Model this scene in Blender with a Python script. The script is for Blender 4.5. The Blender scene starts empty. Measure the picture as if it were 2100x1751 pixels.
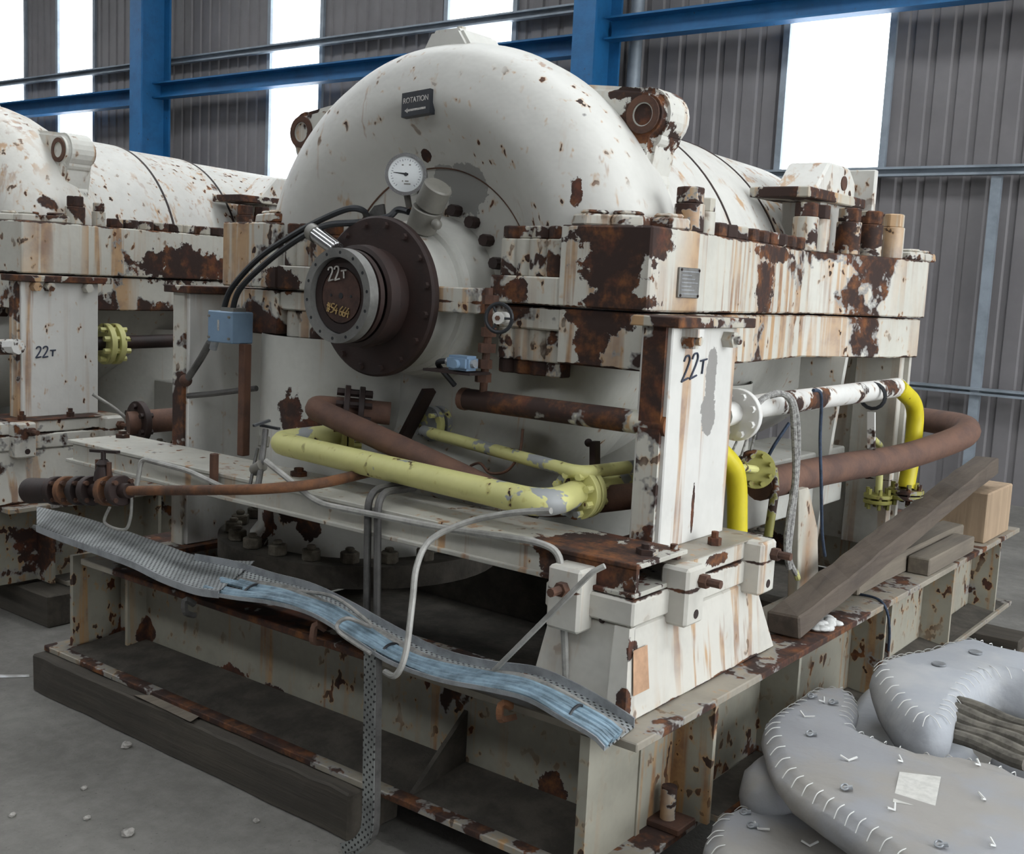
import bpy, bmesh, math, random
from mathutils import Vector, Matrix
from mathutils.geometry import tessellate_polygon
random.seed(7)
sc = bpy.context.scene
col = sc.collection
# ---------------------------------------------------------------- camera
cd = bpy.data.cameras.new('camera'); cam = bpy.data.objects.new('camera', cd); col.objects.link(cam)
cd.sensor_fit = 'HORIZONTAL'; cd.sensor_width = 36.0; cd.lens = 39.343; cd.clip_start = 0.05; cd.clip_end = 300
cam.matrix_world = Matrix(((0.790762,-0.115766,0.601077,0.000000),(0.610202,0.071353,-0.789026,0.000000),(0.048454,0.990710,0.127065,1.650000),(0.000000,0.000000,0.000000,1.000000)))
sc.camera = cam
# ---------------------------------------------------------------- world: even overcast sky
w = bpy.data.worlds.new('overcast_sky'); sc.world = w; w.use_nodes = True
bg = w.node_tree.nodes['Background']; bg.inputs[0].default_value = (0.93, 0.97, 1.0, 1); bg.inputs[1].default_value = 6.0
vs = sc.view_settings; vs.view_transform = 'Standard'; vs.look = 'None'; vs.exposure = 0.05; vs.gamma = 1.0; vs.use_curve_mapping = False
sc.cycles.max_bounces = 8; sc.cycles.diffuse_bounces = 4; sc.cycles.transparent_max_bounces = 12
sc.cycles.sample_clamp_indirect = 8
# ---------------------------------------------------------------- mesh helpers
def V(*a): return Vector(a[0] if len(a) == 1 else a)
class MB:
    def __init__(s): s.v = []; s.f = []
    def add(s, vs, fs):
        n = len(s.v); s.v += [tuple(p) for p in vs]; s.f += [tuple(i + n for i in f) for f in fs]; return s
    def box(s, x0, x1, y0, y1, z0, z1):
        return s.add([(x0,y0,z0),(x1,y0,z0),(x1,y1,z0),(x0,y1,z0),(x0,y0,z1),(x1,y0,z1),(x1,y1,z1),(x0,y1,z1)],
                     [(0,3,2,1),(4,5,6,7),(0,1,5,4),(1,2,6,5),(2,3,7,6),(3,0,4,7)])
    def bar(s, p0, p1, w, h, up=(0,0,1)):
        p0, p1 = V(p0), V(p1); d = (p1 - p0).normalized(); r = d.cross(V(up)).normalized(); u = r.cross(d)
        vs = [p + r*a*w/2 + u*b*h/2 for p in (p0, p1) for a, b in ((-1,-1),(1,-1),(1,1),(-1,1))]
        return s.add(vs, [(0,1,2,3),(7,6,5,4),(0,4,5,1),(1,5,6,2),(2,6,7,3),(3,7,4,0)])
    def prism(s, poly, a, b, ax='z'):
        k = {'z': lambda p, t: (p[0], p[1], t), 'y': lambda p, t: (p[0], t, p[1]), 'x': lambda p, t: (t, p[0], p[1])}[ax]
        n = len(poly); vs = [k(p, a) for p in poly] + [k(p, b) for p in poly]
        return s.add(vs, [tuple(range(n))[::-1], tuple(range(n, 2*n))] + [(i, (i+1) % n, n + (i+1) % n, n + i) for i in range(n)])
    def cyl(s, p0, p1, r0, r1=None, n=16):
        r1 = r0 if r1 is None else r1; p0, p1 = V(p0), V(p1); d = (p1 - p0).normalized()
        a = V(0,0,1) if abs(d.z) < .9 else V(1,0,0); x = d.cross(a).normalized(); y = d.cross(x)
        c = [(math.cos(2*math.pi*i/n), math.sin(2*math.pi*i/n)) for i in range(n)]
        vs = [p0 + (x*u + y*w_)*r0 for u, w_ in c] + [p1 + (x*u + y*w_)*r1 for u, w_ in c]
        return s.add(vs, [tuple(range(n)), tuple(range(n, 2*n))[::-1]] + [(i, n + i, n + (i+1) % n, (i+1) % n) for i in range(n)])
    def ring(s, p0, p1, ro, ri, n=40):
        p0, p1 = V(p0), V(p1); d = (p1 - p0).normalized()
        a = V(0,0,1) if abs(d.z) < .9 else V(1,0,0); x = d.cross(a).normalized(); y = d.cross(x); vs = []
        for p, r in ((p0, ro), (p1, ro), (p1, ri), (p0, ri)):
            vs += [p + (x*math.cos(2*math.pi*i/n) + y*math.sin(2*math.pi*i/n))*r for i in range(n)]
        return s.add(vs, [(k*n + i, k*n + (i+1) % n, ((k+1) % 4)*n + (i+1) % n, ((k+1) % 4)*n + i) for k in range(4) for i in range(n)])
    def tube(s, path, r, n=10, caps=True, r_at=None):
        P = [V(p) for p in path]; m = len(P); T = []
        for i in range(m):
            T.append((P[min(i+1, m-1)] - P[max(i-1, 0)]).normalized())
        a = V(0,0,1) if abs(T[0].z) < .9 else V(1,0,0); x = T[0].cross(a).normalized(); vs = []
        for i in range(m):
            if i: x = (x - T[i]*x.dot(T[i])).normalized()
            y = T[i].cross(x); rr = r_at(i/(m-1)) if r_at else r
            vs += [P[i] + (x*math.cos(2*math.pi*j/n) + y*math.sin(2*math.pi*j/n))*rr for j in range(n)]
        fs = [(i*n + j, i*n + (j+1) % n, (i+1)*n + (j+1) % n, (i+1)*n + j) for i in range(m-1) for j in range(n)]
        if caps: fs += [tuple(range(n))[::-1], tuple(range((m-1)*n, m*n))]
        return s.add(vs, fs)
    def lathe(s, prof, o, n=48, a0=0., a1=2*math.pi, ax='y'):
        full = abs(a1 - a0 - 2*math.pi) < 1e-6; k = n if full else n + 1; vs = []
        for r, t in prof:
            for i in range(k):
                a = a0 + (a1 - a0)*i/n; c, q = r*math.cos(a), r*math.sin(a)
                vs.append((o[0] + c, t, o[2] + q) if ax == 'y' else (o[0] + c, o[1] + q, t))
        m = len(prof)
        return s.add(vs, [(j*k + i, j*k + (i+1) % k, (j+1)*k + (i+1) % k, (j+1)*k + i) for j in range(m-1) for i in range(n)])
    def ball(s, c, r, nu=14, nv=8):
        r = (r, r, r) if not hasattr(r, '__len__') else r; vs = []
        for j in range(nv + 1):
            t = math.pi*j/nv
            vs += [(c[0] + r[0]*math.sin(t)*math.cos(2*math.pi*i/nu), c[1] + r[1]*math.sin(t)*math.sin(2*math.pi*i/nu), c[2] + r[2]*math.cos(t)) for i in range(nu)]
        return s.add(vs, [(j*nu + i, j*nu + (i+1) % nu, (j+1)*nu + (i+1) % nu, (j+1)*nu + i) for j in range(nv) for i in range(nu)])
def fillet(pts, rad, k=6):
    P = [V(p) for p in pts]; out = [P[0]]
    for i in range(1, len(P) - 1):
        a, b, c = P[i-1], P[i], P[i+1]; rr = rad[i-1] if hasattr(rad, '__len__') else rad
        d0, d1 = (a - b), (c - b); t = min(rr, d0.length*.49, d1.length*.49); q0 = b + d0.normalized()*t; q1 = b + d1.normalized()*t
        for j in range(k + 1):
            u = j/k; out.append(q0*(1-u)**2 + b*2*u*(1-u) + q1*u*u)
    out.append(P[-1]); return out
def spline(pts, k=6):
    P = [V(p) for p in pts]; out = []
    for i in range(len(P) - 1):
        a, b, c, d = P[max(i-1, 0)], P[i], P[i+1], P[min(i+2, len(P)-1)]
        for j in range(k):
            t = j/k; out.append(.5*((2*b) + (c - a)*t + (2*a - 5*b + 4*c - d)*t*t + (3*b - a - 3*c + d)*t**3))
    out.append(P[-1]); return out
WL = {}
def link(o, parent=None, at=(0, 0, 0)):
    col.objects.link(o); at = V(at)
    if parent is not None:
        o.parent = parent; o.location = at - WL[parent.name]
    else: o.location = at
    WL[o.name] = at; return o
def mesh(name, m, mat, smooth=0, bevel=0, seg=1, weld=True):
    me = bpy.data.meshes.new(name); bm = bmesh.new()
    vv = [bm.verts.new(p) for p in m.v]
    for f in m.f:
        try: bm.faces.new([vv[i] for i in f])
        except ValueError: pass
    if weld: bmesh.ops.remove_doubles(bm, verts=bm.verts, dist=1e-5)
    bmesh.ops.recalc_face_normals(bm, faces=bm.faces)
    if bevel:
        es = [e for e in bm.edges if len(e.link_faces) == 2 and e.calc_face_angle(0) > .6]
        bmesh.ops.bevel(bm, geom=es, offset=bevel, segments=seg, affect='EDGES', clamp_overlap=True)
    if smooth:
        for f in bm.faces: f.smooth = True
        for e in bm.edges:
            if len(e.link_faces) == 2 and e.calc_face_angle(0) > smooth: e.smooth = False
    bm.to_mesh(me); bm.free(); me.materials.append(mat); return me
def obj(name, m, mat, parent=None, smooth=0, bevel=0, seg=1, at=(0, 0, 0), label=None):
    o = link(bpy.data.objects.new(name, mesh(name, m, mat, smooth, bevel, seg)), parent, at)
    if label: o['label'] = label
    return o
def inst(name, me, parent, at, rz=0, scale=1):
    o = link(bpy.data.objects.new(name, me), parent, at); o.rotation_euler.z = rz
    if scale != 1: o.scale = (scale,)*3 if not hasattr(scale, '__len__') else scale
    return o
def tag(o, label, cat, group=None):
    o['label'] = label; o['category'] = cat
    if group: o['group'] = group
    return o
def thing(name, label, cat, at=(0, 0, 0), group=None):
    return tag(link(bpy.data.objects.new(name, None), None, at), label, cat, group)
def struct(o): o['kind'] = 'structure'; return o
SM = .6
# ---------------------------------------------------------------- materials
class NT:
    def __init__(s, name):
        s.m = bpy.data.materials.new(name); s.m.use_nodes = True; s.t = s.m.node_tree; s.n = s.t.nodes; s.l = s.t.links
        s.b = s.n['Principled BSDF']; s.P = s.n.new('ShaderNodeNewGeometry').outputs['Position']
    def put(s, sock, v):
        if isinstance(v, bpy.types.NodeSocket): s.l.new(v, sock)
        elif hasattr(v, '__len__') and len(v) == 3 and sock.type == 'RGBA': sock.default_value = (*v, 1)
        else: sock.default_value = v
    def math(s, op, a, b=0., c=None, clamp=False):
        n = s.n.new('ShaderNodeMath'); n.operation = op; n.use_clamp = clamp; s.put(n.inputs[0], a); s.put(n.inputs[1], b)
        if c is not None: s.put(n.inputs[2], c)
        return n.outputs[0]
    def vm(s, op, a, b=(0, 0, 0)):
        n = s.n.new('ShaderNodeVectorMath'); n.operation = op; s.put(n.inputs[0], a); s.put(n.inputs[1], b)
        return n.outputs['Value'] if op == 'LENGTH' else n.outputs[0]
    def mix(s, f, a, b, mode='MIX'):
        n = s.n.new('ShaderNodeMix'); n.data_type = 'RGBA'; n.blend_type = mode; s.put(n.inputs[0], f); s.put(n.inputs[6], a); s.put(n.inputs[7], b); return n.outputs[2]
    def noise(s, scale, detail=4, vec=None, rough=.55, dist=0.):
        n = s.n.new('ShaderNodeTexNoise'); n.inputs['Scale'].default_value = scale; n.inputs['Detail'].default_value = detail
        n.inputs['Roughness'].default_value = rough; n.inputs['Distortion'].default_value = dist; s.put(n.inputs['Vector'], vec or s.P); return n.outputs['Fac']
    def step(s, v, a, b):
        n = s.n.new('ShaderNodeMapRange'); n.interpolation_type = 'SMOOTHSTEP'; s.put(n.inputs[0], v); n.inputs[1].default_value = a; n.inputs[2].default_value = b; return n.outputs[0]
    def bump(s, h, strength=.3, dist=.01):
        n = s.n.new('ShaderNodeBump'); n.inputs['Strength'].default_value = strength; n.inputs['Distance'].default_value = dist; s.put(n.inputs['Height'], h); s.l.new(n.outputs[0], s.b.inputs['Normal'])
    def done(s, colr, rough=.6, metal=0.):
        s.put(s.b.inputs['Base Color'], colr); s.put(s.b.inputs['Roughness'], rough); s.put(s.b.inputs['Metallic'], metal); return s.m
RUST_D, RUST_O, RUST_R, STAIN = (.030, .014, .010), (.20, .072, .019), (.10, .030, .014), (.43, .235, .085)
def painted(name, base, wear=.64, streak=.62, chip=.70, blobs=(), primer=(.26, .25, .235), rough=.5, stain=STAIN, dirt=.35, wscale=1.6, rustmix=.5, soft=.012, bands=(), pblobs=(), pgap=.012):
    """flaking paint over rusting steel: big flakes, vertical stains, pin-point chips, extra flakes at given places"""
    k = NT(name); P = k.P
    big = k.noise(wscale, 4, rough=.6, dist=.4); med = k.noise(7., 4, rough=.65)
    flake = k.math('ADD', k.math('MULTIPLY', big, .72), k.math('MULTIPLY', med, .28))
    f_r = k.step(flake, wear, wear + soft); f_p = k.step(flake, wear - pgap, wear - pgap + soft)
    if blobs or pblobs:
        jit = k.math('MULTIPLY', k.math('SUBTRACT', k.noise(13., 5, rough=.66), .5), 2.3)
        for bl in (blobs, pblobs):
            cur = None
            for c, r in bl:
                d = k.vm('LENGTH', k.vm('DIVIDE', k.vm('SUBTRACT', P, c), r if hasattr(r, '__len__') else (r, r, r)))
                cur = d if cur is None else k.math('MINIMUM', cur, d)
            if cur is None: continue
            e = k.math('ADD', cur, jit)
            if bl is pblobs: f_p = k.math('MAXIMUM', f_p, k.step(e, 1.03, .99)); continue
            f_r = k.math('MAXIMUM', f_r, k.step(e, 1.03, .99)); f_p = k.math('MAXIMUM', f_p, k.step(e, 1.07, 1.03))
    if bands:
        sz = k.n.new('ShaderNodeSeparateXYZ'); k.l.new(P, sz.inputs[0]); cur = None
        for z in bands:
            d = k.math('ABSOLUTE', k.math('SUBTRACT', sz.outputs[2], z)); cur = d if cur is None else k.math('MINIMUM', cur, d)
        f_r = k.math('MAXIMUM', f_r, k.step(k.math('ADD', k.math('MULTIPLY', cur, 22.), k.math('SUBTRACT', .62, med)), .24, .17))
    sv = k.vm('MULTIPLY', P, (17., 17., .8)); st = k.noise(1., 3, sv, .6); reg = k.noise(1., 2, k.vm('MULTIPLY', P, (3.0, 3.0, .45)))
    s_m = k.math('MULTIPLY', k.step(st, streak - .04, streak + .07), k.step(reg, .40, .58))
    s_m = k.math('MULTIPLY', s_m, k.math('ADD', .55, k.math('MULTIPLY', reg, .6)), clamp=True)
    cn = k.noise(26., 2, k.vm('MULTIPLY', P, (1, 1, .7)), .5); cz = k.step(big, .40, .56); ch = k.math('MULTIPLY', k.step(cn, chip, chip + .012), cz); halo = k.math('MULTIPLY', k.step(cn, chip - .07, chip), cz)
    dn = k.step(k.noise(4.5, 4, rough=.7), .36, .70)
    c0 = k.mix(k.math('MULTIPLY', dn, dirt), base, [b*.62 for b in base])
    c0 = k.mix(k.math('MULTIPLY', s_m, .85), c0, k.mix(k.step(med, .40, .66), stain, RUST_O))
    c0 = k.mix(k.math('MULTIPLY', halo, .55), c0, stain)
    rn = k.step(k.noise(11., 4, rough=.7), .42 - .2*(rustmix - .5), .72 - .2*(rustmix - .5)); rc = k.mix(rn, RUST_D, k.mix(k.step(med, .4, .6), RUST_R, RUST_O))
    c1 = k.mix(f_p, c0, primer); c1 = k.mix(k.math('MAXIMUM', f_r, ch), c1, rc)
    fr = k.math('MAXIMUM', f_r, ch)
    k.bump(k.noise(34., 1), .30, .004)
    return k.done(c1, k.math('ADD', rough, k.math('MULTIPLY', fr, .35)))
def plain(name, c, rough=.6, metal=0., var=.25, scale=8., bump=.15, c2=None):
    k = NT(name); n = k.noise(scale, 6, rough=.65); c2 = c2 or [x*(1 - var*1.6) for x in c]
    k.bump(k.noise(scale*6, 3), bump, .004)
    return k.done(k.mix(k.step(n, .35, .68), c, c2), rough, metal)
def wood(name, c, c2, axis='y', rough=.8):
    k = NT(name); s = {'x': (1.2, 22, 22), 'y': (22, 1.2, 22), 'z': (22, 22, 1.2)}[axis]
    g = k.noise(1., 8, k.vm('MULTIPLY', k.P, s), .65, .3); b = k.noise(3., 5)
    k.bump(g, .5, .01); return k.done(k.mix(k.math('ADD', k.math('MULTIPLY', k.step(g, .35, .68), .7), k.math('MULTIPLY', k.step(b, .4, .7), .4), clamp=True), c, c2), rough)

# ================================================================ the hall
def mat_floor():
    k = NT('concrete_floor'); a = k.noise(1.1, 8, rough=.6); b = k.noise(14., 6, rough=.7); c = k.noise(.5, 4)
    v = k.math('ADD', k.math('MULTIPLY', a, .6), k.math('MULTIPLY', b, .4))
    cc = k.mix(k.step(v, .38, .66), (.125, .119, .106), (.205, .197, .178)); cc = k.mix(k.step(c, .52, .64), cc, (.110, .105, .095))
    cc = k.mix(k.math('MULTIPLY', k.step(k.noise(60., 3), .66, .72), .6), cc, (.06, .055, .05))
    k.bump(k.math('ADD', b, k.noise(70., 3)), .35, .006); return k.done(cc, .85)
M_FLOOR = mat_floor()
M_CLAD = plain('weathered_grey_cladding', (.175, .165, .168), .5, 0, .12, 1.4, .05)
M_GIRT = plain('galvanised_girt', (.27, .31, .35), .45, .2, .2, 3.)
M_BLUE = painted('blue_painted_steel', (.010, .115, .285), wear=.70, streak=.72, chip=.75, primer=(.03, .07, .10), dirt=.6, stain=(.05, .06, .07))
M_ROOF = plain('grey_roof_sheet', (.33, .33, .33), .7)
def mat_pane():
    k = NT('translucent_sheet'); n = k.n
    t = n.new('ShaderNodeBsdfTransparent'); t.inputs[0].default_value = (.93, .95, .97, 1); d = n.new('ShaderNodeBsdfTranslucent'); d.inputs[0].default_value = (.9, .92, .94, 1)
    x = n.new('ShaderNodeMixShader'); x.inputs[0].default_value = .35; k.l.new(t.outputs[0], x.inputs[1]); k.l.new(d.outputs[0], x.inputs[2])
    k.l.new(x.outputs[0], n['Material Output'].inputs[0]); return k.m
M_PANE = mat_pane()
X0, X1, Y0, YW, ZR = -24., 7., -9., 10., 7.0
struct(obj('floor', MB().box(X0, X1, Y0, YW + .3, -.2, 0), M_FLOOR))
k = NT('worn_white_line'); M_LINE = k.done(k.mix(k.step(k.noise(9., 5), .40, .62), (.62, .63, .64), (.3, .29, .27)), .7)
obj('floor_marking', MB().add([(-4.210, 2.140, 0.002), (-4.246, 2.158, 0.002), (-4.115, 2.290, 0.002), (-4.090, 2.276, 0.002)], [(0, 1, 2, 3)]), M_LINE, bpy.data.objects['floor'])
# back wall: trapezoidal cladding sheets, one metre cover width each, with translucent sheets between them
WIN = [(-18.93, -17.90, .30, ZR), (-16.95, -15.92, .30, ZR), (-11.88, -10.88, .30, ZR), (-8.82, -7.82, .30, ZR), (-4.62, -3.63, 2.80, 4.20)]
wb = struct(obj('wall_back', MB().box(X0, X1, YW + .22, YW + .28, -.2, .28), M_ROOF))
def sheet(x0, x1, z0, z1):
    n = 5; p = (x1 - x0)/n; pts = []
    for i in range(n):
        a = x0 + i*p; pts += [(a, 0), (a + p*.62, 0), (a + p*.70, .020), (a + p*.92, .020)]
    pts.append((x1, 0)); m = MB(); q = len(pts)
    m.add([(x, YW - .012 + d, z0) for x, d in pts] + [(x, YW - .012 + d, z1) for x, d in pts], [(i, i+1, q+i+1, q+i) for i in range(q-1)])
    m.add([(x, YW + d, z0) for x, d in pts] + [(x, YW + d, z1) for x, d in pts], [(i, q+i, q+i+1, i+1) for i in range(q-1)])
    return m
edges = [X0]
for a, b, c, d in WIN: edges += [a, b]
edges.append(X1)
for i in range(0, len(edges), 2):
    a, b = edges[i], edges[i+1]; n = max(1, round(b - a))
    for j in range(n): obj('cladding_sheet', sheet(a + (b-a)*j/n, a + (b-a)*(j+1)/n, 0, ZR), M_CLAD, wb)
a, b, c, d = WIN[4]
obj('cladding_sheet', sheet(a, b, 0, c), M_CLAD, wb); obj('cladding_sheet', sheet(a, b, d, ZR), M_CLAD, wb)
for i, (a, b, z0, z1) in enumerate(WIN):
    fr = MB()
    for x in (a, b): fr.box(x - .03, x + .03, YW - .05, YW + .02, z0, z1)
    wn = struct(obj('window_%d' % (i+1), fr, M_GIRT))
    m = sheet(a, b, z0, z1); obj('pane', m, M_PANE, wn)
    if i == 4: obj('window_sill', MB().box(a - .05, b + .05, YW - .09, YW + .02, z0 - .05, z0), M_GIRT, wn)
    else: obj('cladding_sheet', sheet(a, b, 0, z0), M_CLAD, wb)
# closed hall round the view: left and front wall, roof with long rooflights (front slot added for fill light), right wall with a wide open doorway
struct(obj('wall_left', MB().box(X0 - .1, X0, Y0, YW, 0, ZR), M_CLAD))
struct(obj('wall_front', MB().box(X0, X1, Y0 - .1, Y0, 0, ZR), M_CLAD))
wr = MB().box(X1, X1 + .1, Y0, -.5, 0, ZR).box(X1, X1 + .1, 9.0, YW, 0, ZR).box(X1, X1 + .1, -.5, 9.0, 5.6, ZR); struct(obj('wall_right', wr, M_CLAD))
rf = MB(); ys = [Y0, -5.2, -3.9, .8, 1.5, 4.6, 6.2, YW + .3]  # foremost slot is an unseen opening added to brighten the dome front
for i in range(0, len(ys), 2): rf.box(X0, X1, ys[i], ys[i+1], ZR, ZR + .1)
struct(obj('ceiling', rf, M_ROOF))
# columns, blue beams, girts
def column(x0, x1, lab):
    t = thing('steel_column', lab, 'column', ((x0 + x1)/2, YW - .5, 0), 'blue steel columns')
    obj('flange', MB().box(x0, x0 + .26, YW - .75, YW - .72, 0, ZR), M_BLUE, t); obj('flange', MB().box(x0, x0 + .26, YW - .30, YW - .27, 0, ZR), M_BLUE, t)
    obj('web', MB().box(x0 + .12, x0 + .14, YW - .72, YW - .30, 0, ZR), M_BLUE, t)
column((-13.926, 9.250, 4.574)[0], (-13.544, 9.250, 4.542)[0], 'blue steel column standing left of the dome, in front of the grey wall')
column((-6.543, 9.250, 3.950)[0], (-6.296, 9.250, 3.929)[0], 'blue steel column rising right behind the white dome')
def hbeam(x0, x1, z0, z1, y, lab, mat, name, cat, group, ch=.14):
    t = thing(name, lab, cat, (x0, y, z0), group)
    obj('web', MB().box(x0, x1, y, y + .02, z0, z1), mat, t); obj('flange', MB().box(x0, x1, y - ch, y, z1 - .02, z1), mat, t); obj('flange', MB().box(x0, x1, y - ch, y, z0, z0 + .02), mat, t)
hbeam(X0, -14.0, 3.88, 4.12, YW - .35, 'blue horizontal beam left of the left column', M_BLUE, 'wall_beam', 'beam', 'blue wall beams')
hbeam(-13.9, -6.72, 3.95, 4.16, YW - .35, 'blue horizontal beam between the two blue columns', M_BLUE, 'wall_beam', 'beam', 'blue wall beams')
hbeam(-6.35, X1, 4.07, 4.29, YW - .35, 'blue horizontal beam above the single square window', M_BLUE, 'wall_beam', 'beam', 'blue wall beams')
hbeam(X0, -6.6, 4.46, 4.55, YW - .12, 'thin grey girt just above the blue beams', M_GIRT, 'wall_girt', 'girt', 'grey wall girts', .06)
hbeam(-6.6, X1, 2.73, 2.81, YW - .12, 'grey girt level with the foot of the square window', M_GIRT, 'wall_girt', 'girt', 'grey wall girts', .07)
hbeam(-6.6, X1, .91, .97, YW - .12, 'grey girt low on the wall at the far right', M_GIRT, 'wall_girt', 'girt', 'grey wall girts', .07)
tag(obj('wall_post', MB().box(-2.66, -2.58, YW - .16, YW - .1, 0, 2.72), M_GIRT), 'narrow grey post on the wall at the right edge', 'post')
tag(obj('drain_pipe', MB().cyl((-6.22, YW - .10, 0), (-6.22, YW - .10, ZR), .07, n=12), M_GIRT, smooth=SM), 'grey round pipe on the wall right of the blue column', 'pipe')

# ================================================================ materials of the machines
CREAM = (.54, .525, .465)
M_DOME = painted('chipped_white_dome_paint', (.575, .565, .525), wear=.66, streak=.64, chip=.675, dirt=.22, primer=(.30, .295, .28), wscale=2.2,
    pblobs=[((-2.475, 2.940, 1.962), (.085, .09, .085)), ((-2.574, 2.940, 1.996), (.05, .09, .04))], blobs=[((-1.959, 2.950, 1.934), (.02, .3, .05)), ((-2.643, 2.900, 2.067), (.02, .1, .02))], rustmix=.4)
M_DOME2 = painted('stained_white_dome_paint', (.60, .585, .535), wear=.60, streak=.52, chip=.66, dirt=.25, wscale=2.2)
M_BARREL = painted('chalky_white_barrel_paint', (.58, .57, .53), wear=.61, streak=.58, chip=.655, dirt=.3)
M_FLG = painted('rust_streaked_flange_paint', CREAM, wear=.580, streak=.485, chip=.67, dirt=.32, wscale=1.9, rustmix=.45, bands=(1.832, 1.585, 1.415),
    blobs=[((-1.782, 2.780, 1.722), (.115, .12, .12)), ((-1.805, 2.780, 1.806), (.12, .12, .035)), ((-1.653, 2.815, 1.796), (.08, .10, .05)), ((-1.766, 2.780, 1.610), (.125, .12, .035)),
           ((-1.847, 2.800, 1.490), (.055, .08, .085)), ((-1.817, 2.800, 1.557), (.13, .1, .035)), ((-1.750, 3.676, 1.677), (.06, .10, .10)), ((-1.750, 3.733, 1.799), (.05, .25, .03)),
           ((-2.144, 2.780, 1.629), (.05, .05, .04)), ((-3.226, 2.780, 1.620), (.09, .05, .05)), ((-5.120, 3.763, 1.659), (.2, .35, .09)), ((-5.100, 3.583, 1.409), (.2, .06, .05)), ((-1.650, 4.067, 1.800), (.06, .12, .015))])
M_LUG = painted('rust_blotched_lug_paint', (.60, .59, .54), wear=.575, streak=.56, chip=.66, dirt=.25, wscale=4., blobs=[((-1.922, 3.120, 2.185), (.085, .3, .10)), ((-1.992, 3.120, 2.272), (.06, .2, .02))])
M_CAS = painted('grey_white_casing_paint', (.50, .495, .455), wear=.66, streak=.66, chip=.72, dirt=.35,
    blobs=[((-3.097, 2.740, 1.137), (.055, .06, .085)), ((-3.085, 2.740, 0.794), (.11, .1, .045)), ((-2.991, 2.740, 1.095), (.06, .05, .04)), ((-3.205, 2.740, 0.737), (.05, .1, .09)), ((-3.000, 2.760, 0.741), (.04, .1, .06))])
M_PED = painted('cracked_white_pedestal_paint', (.56, .54, .485), wear=.62, streak=.54, chip=.68, dirt=.45, bands=(.553, .864),
    blobs=[((-1.401, 2.370, 0.763), (.02, .06, .05)), ((-1.390, 2.358, 0.616), (.03, .03, .06)), ((-1.400, 2.853, 0.896), (.05, .07, .02))])
M_POST = painted('white_post_paint', (.62, .61, .575), wear=.69, streak=.60, chip=.72, dirt=.2, pblobs=[((-1.520, 2.937, 1.426), (.05, .030, .09)), ((-1.520, 2.938, 1.298), (.05, .045, .06))], blobs=[((-1.520, 2.884, 1.014), (.03, .008, .07))])
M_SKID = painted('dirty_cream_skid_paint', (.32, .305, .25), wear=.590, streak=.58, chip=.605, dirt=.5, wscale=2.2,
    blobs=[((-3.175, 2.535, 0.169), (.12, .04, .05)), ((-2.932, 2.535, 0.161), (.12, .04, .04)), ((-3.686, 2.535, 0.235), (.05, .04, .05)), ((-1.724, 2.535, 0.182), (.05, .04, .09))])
M_SKIDTOP = painted('rusty_skid_plate', (.30, .27, .22), wear=.50, streak=.62, chip=.62, dirt=.7, rustmix=.55)
M_DIRT_SHADE = plain('oily_dirt_and_shade', (.042, .037, .030), .9, 0, .4, 9., .6, (.085, .074, .060))
M_RUSTD = plain('dark_red_brown_rust', (.032, .016, .013), .6, .1, .4, 7., .25, (.018, .011, .010))
M_RUST = plain('brown_rust', (.115, .052, .030), .8, 0, .4, 9., .4, (.055, .028, .020))
M_NUT = painted('rusty_nut_paint', (.50, .48, .42), wear=.535, streak=.48, chip=.6, wscale=6., dirt=.4)
M_NUTR = painted('mostly_rusted_nut', (.46, .43, .36), wear=.44, streak=.50, chip=.55, wscale=7., dirt=.5)
M_STEEL = plain('dull_machined_steel', (.34, .335, .32), .42, .7, .25, 6.)
M_GALV = plain('galvanised_steel', (.40, .42, .44), .45, .45, .25, 12.)
M_CHROME = plain('polished_steel', (.62, .62, .62), .18, .9, .1, 4., .02)
M_BLACK = plain('black_rubber', (.018, .020, .024), .5, 0, .2, 9.)
M_INK = plain('black_marker_ink', (.03, .04, .07), .7); M_CHALK = plain('white_chalk', (.62, .60, .56), .9, 0, .3, 60.); M_OCHRE = plain('ochre_chalk', (.45, .31, .13), .9, 0, .3, 60.)
NUT_S = mesh('nut', MB().cyl((0,0,0),(0,0,.055),.048, n=6), M_NUT, bevel=.006)
NUT_R = mesh('nut', MB().cyl((0,0,0),(0,0,.045),.042, n=6), M_NUTR, bevel=.005)
NUT_L = mesh('nut', MB().cyl((0,0,0),(0,0,.035),.075,.070, n=6).cyl((0,0,.035),(0,0,.048),.05, n=6), M_NUT, bevel=.006)
NUT_D = mesh('nut', MB().cyl((0,0,0),(0,0,.040),.036, n=6).cyl((0,0,.04),(0,0,.055),.018, n=8), plain('dusty_nut', (.15, .13, .10), .9, 0, .4, 20., .5, (.07, .06, .045)), bevel=.004)
BOLT = mesh('bolt', MB().cyl((0,0,0),(0,0,.022),.020, n=6).cyl((0,0,.022),(0,0,.04),.011, n=8), M_NUTR)
def sleeve_mesh(h, r, cap, mat=M_NUT): return mesh('stud_sleeve', MB().cyl((0,0,0),(0,0,h), r, n=14), mat, smooth=SM, bevel=.003), mesh('cap_nut', MB().cyl((0,0,h),(0,0,h+cap), r*.93, n=6), M_NUTR, bevel=.004)
SLV_F = sleeve_mesh(.115, .042, .04); SLV_T = sleeve_mesh(.085, .047, .05); SLV_R = sleeve_mesh(.13, .05, .055); SLV_D = sleeve_mesh(.10, .044, .045)
def sleeve(t, kind, p, down=False):
    a = inst('stud_sleeve', kind[0], t, p); b = inst('cap_nut', kind[1], a, p)
    if down: a.scale = (1, 1, -1)
    return a
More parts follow.
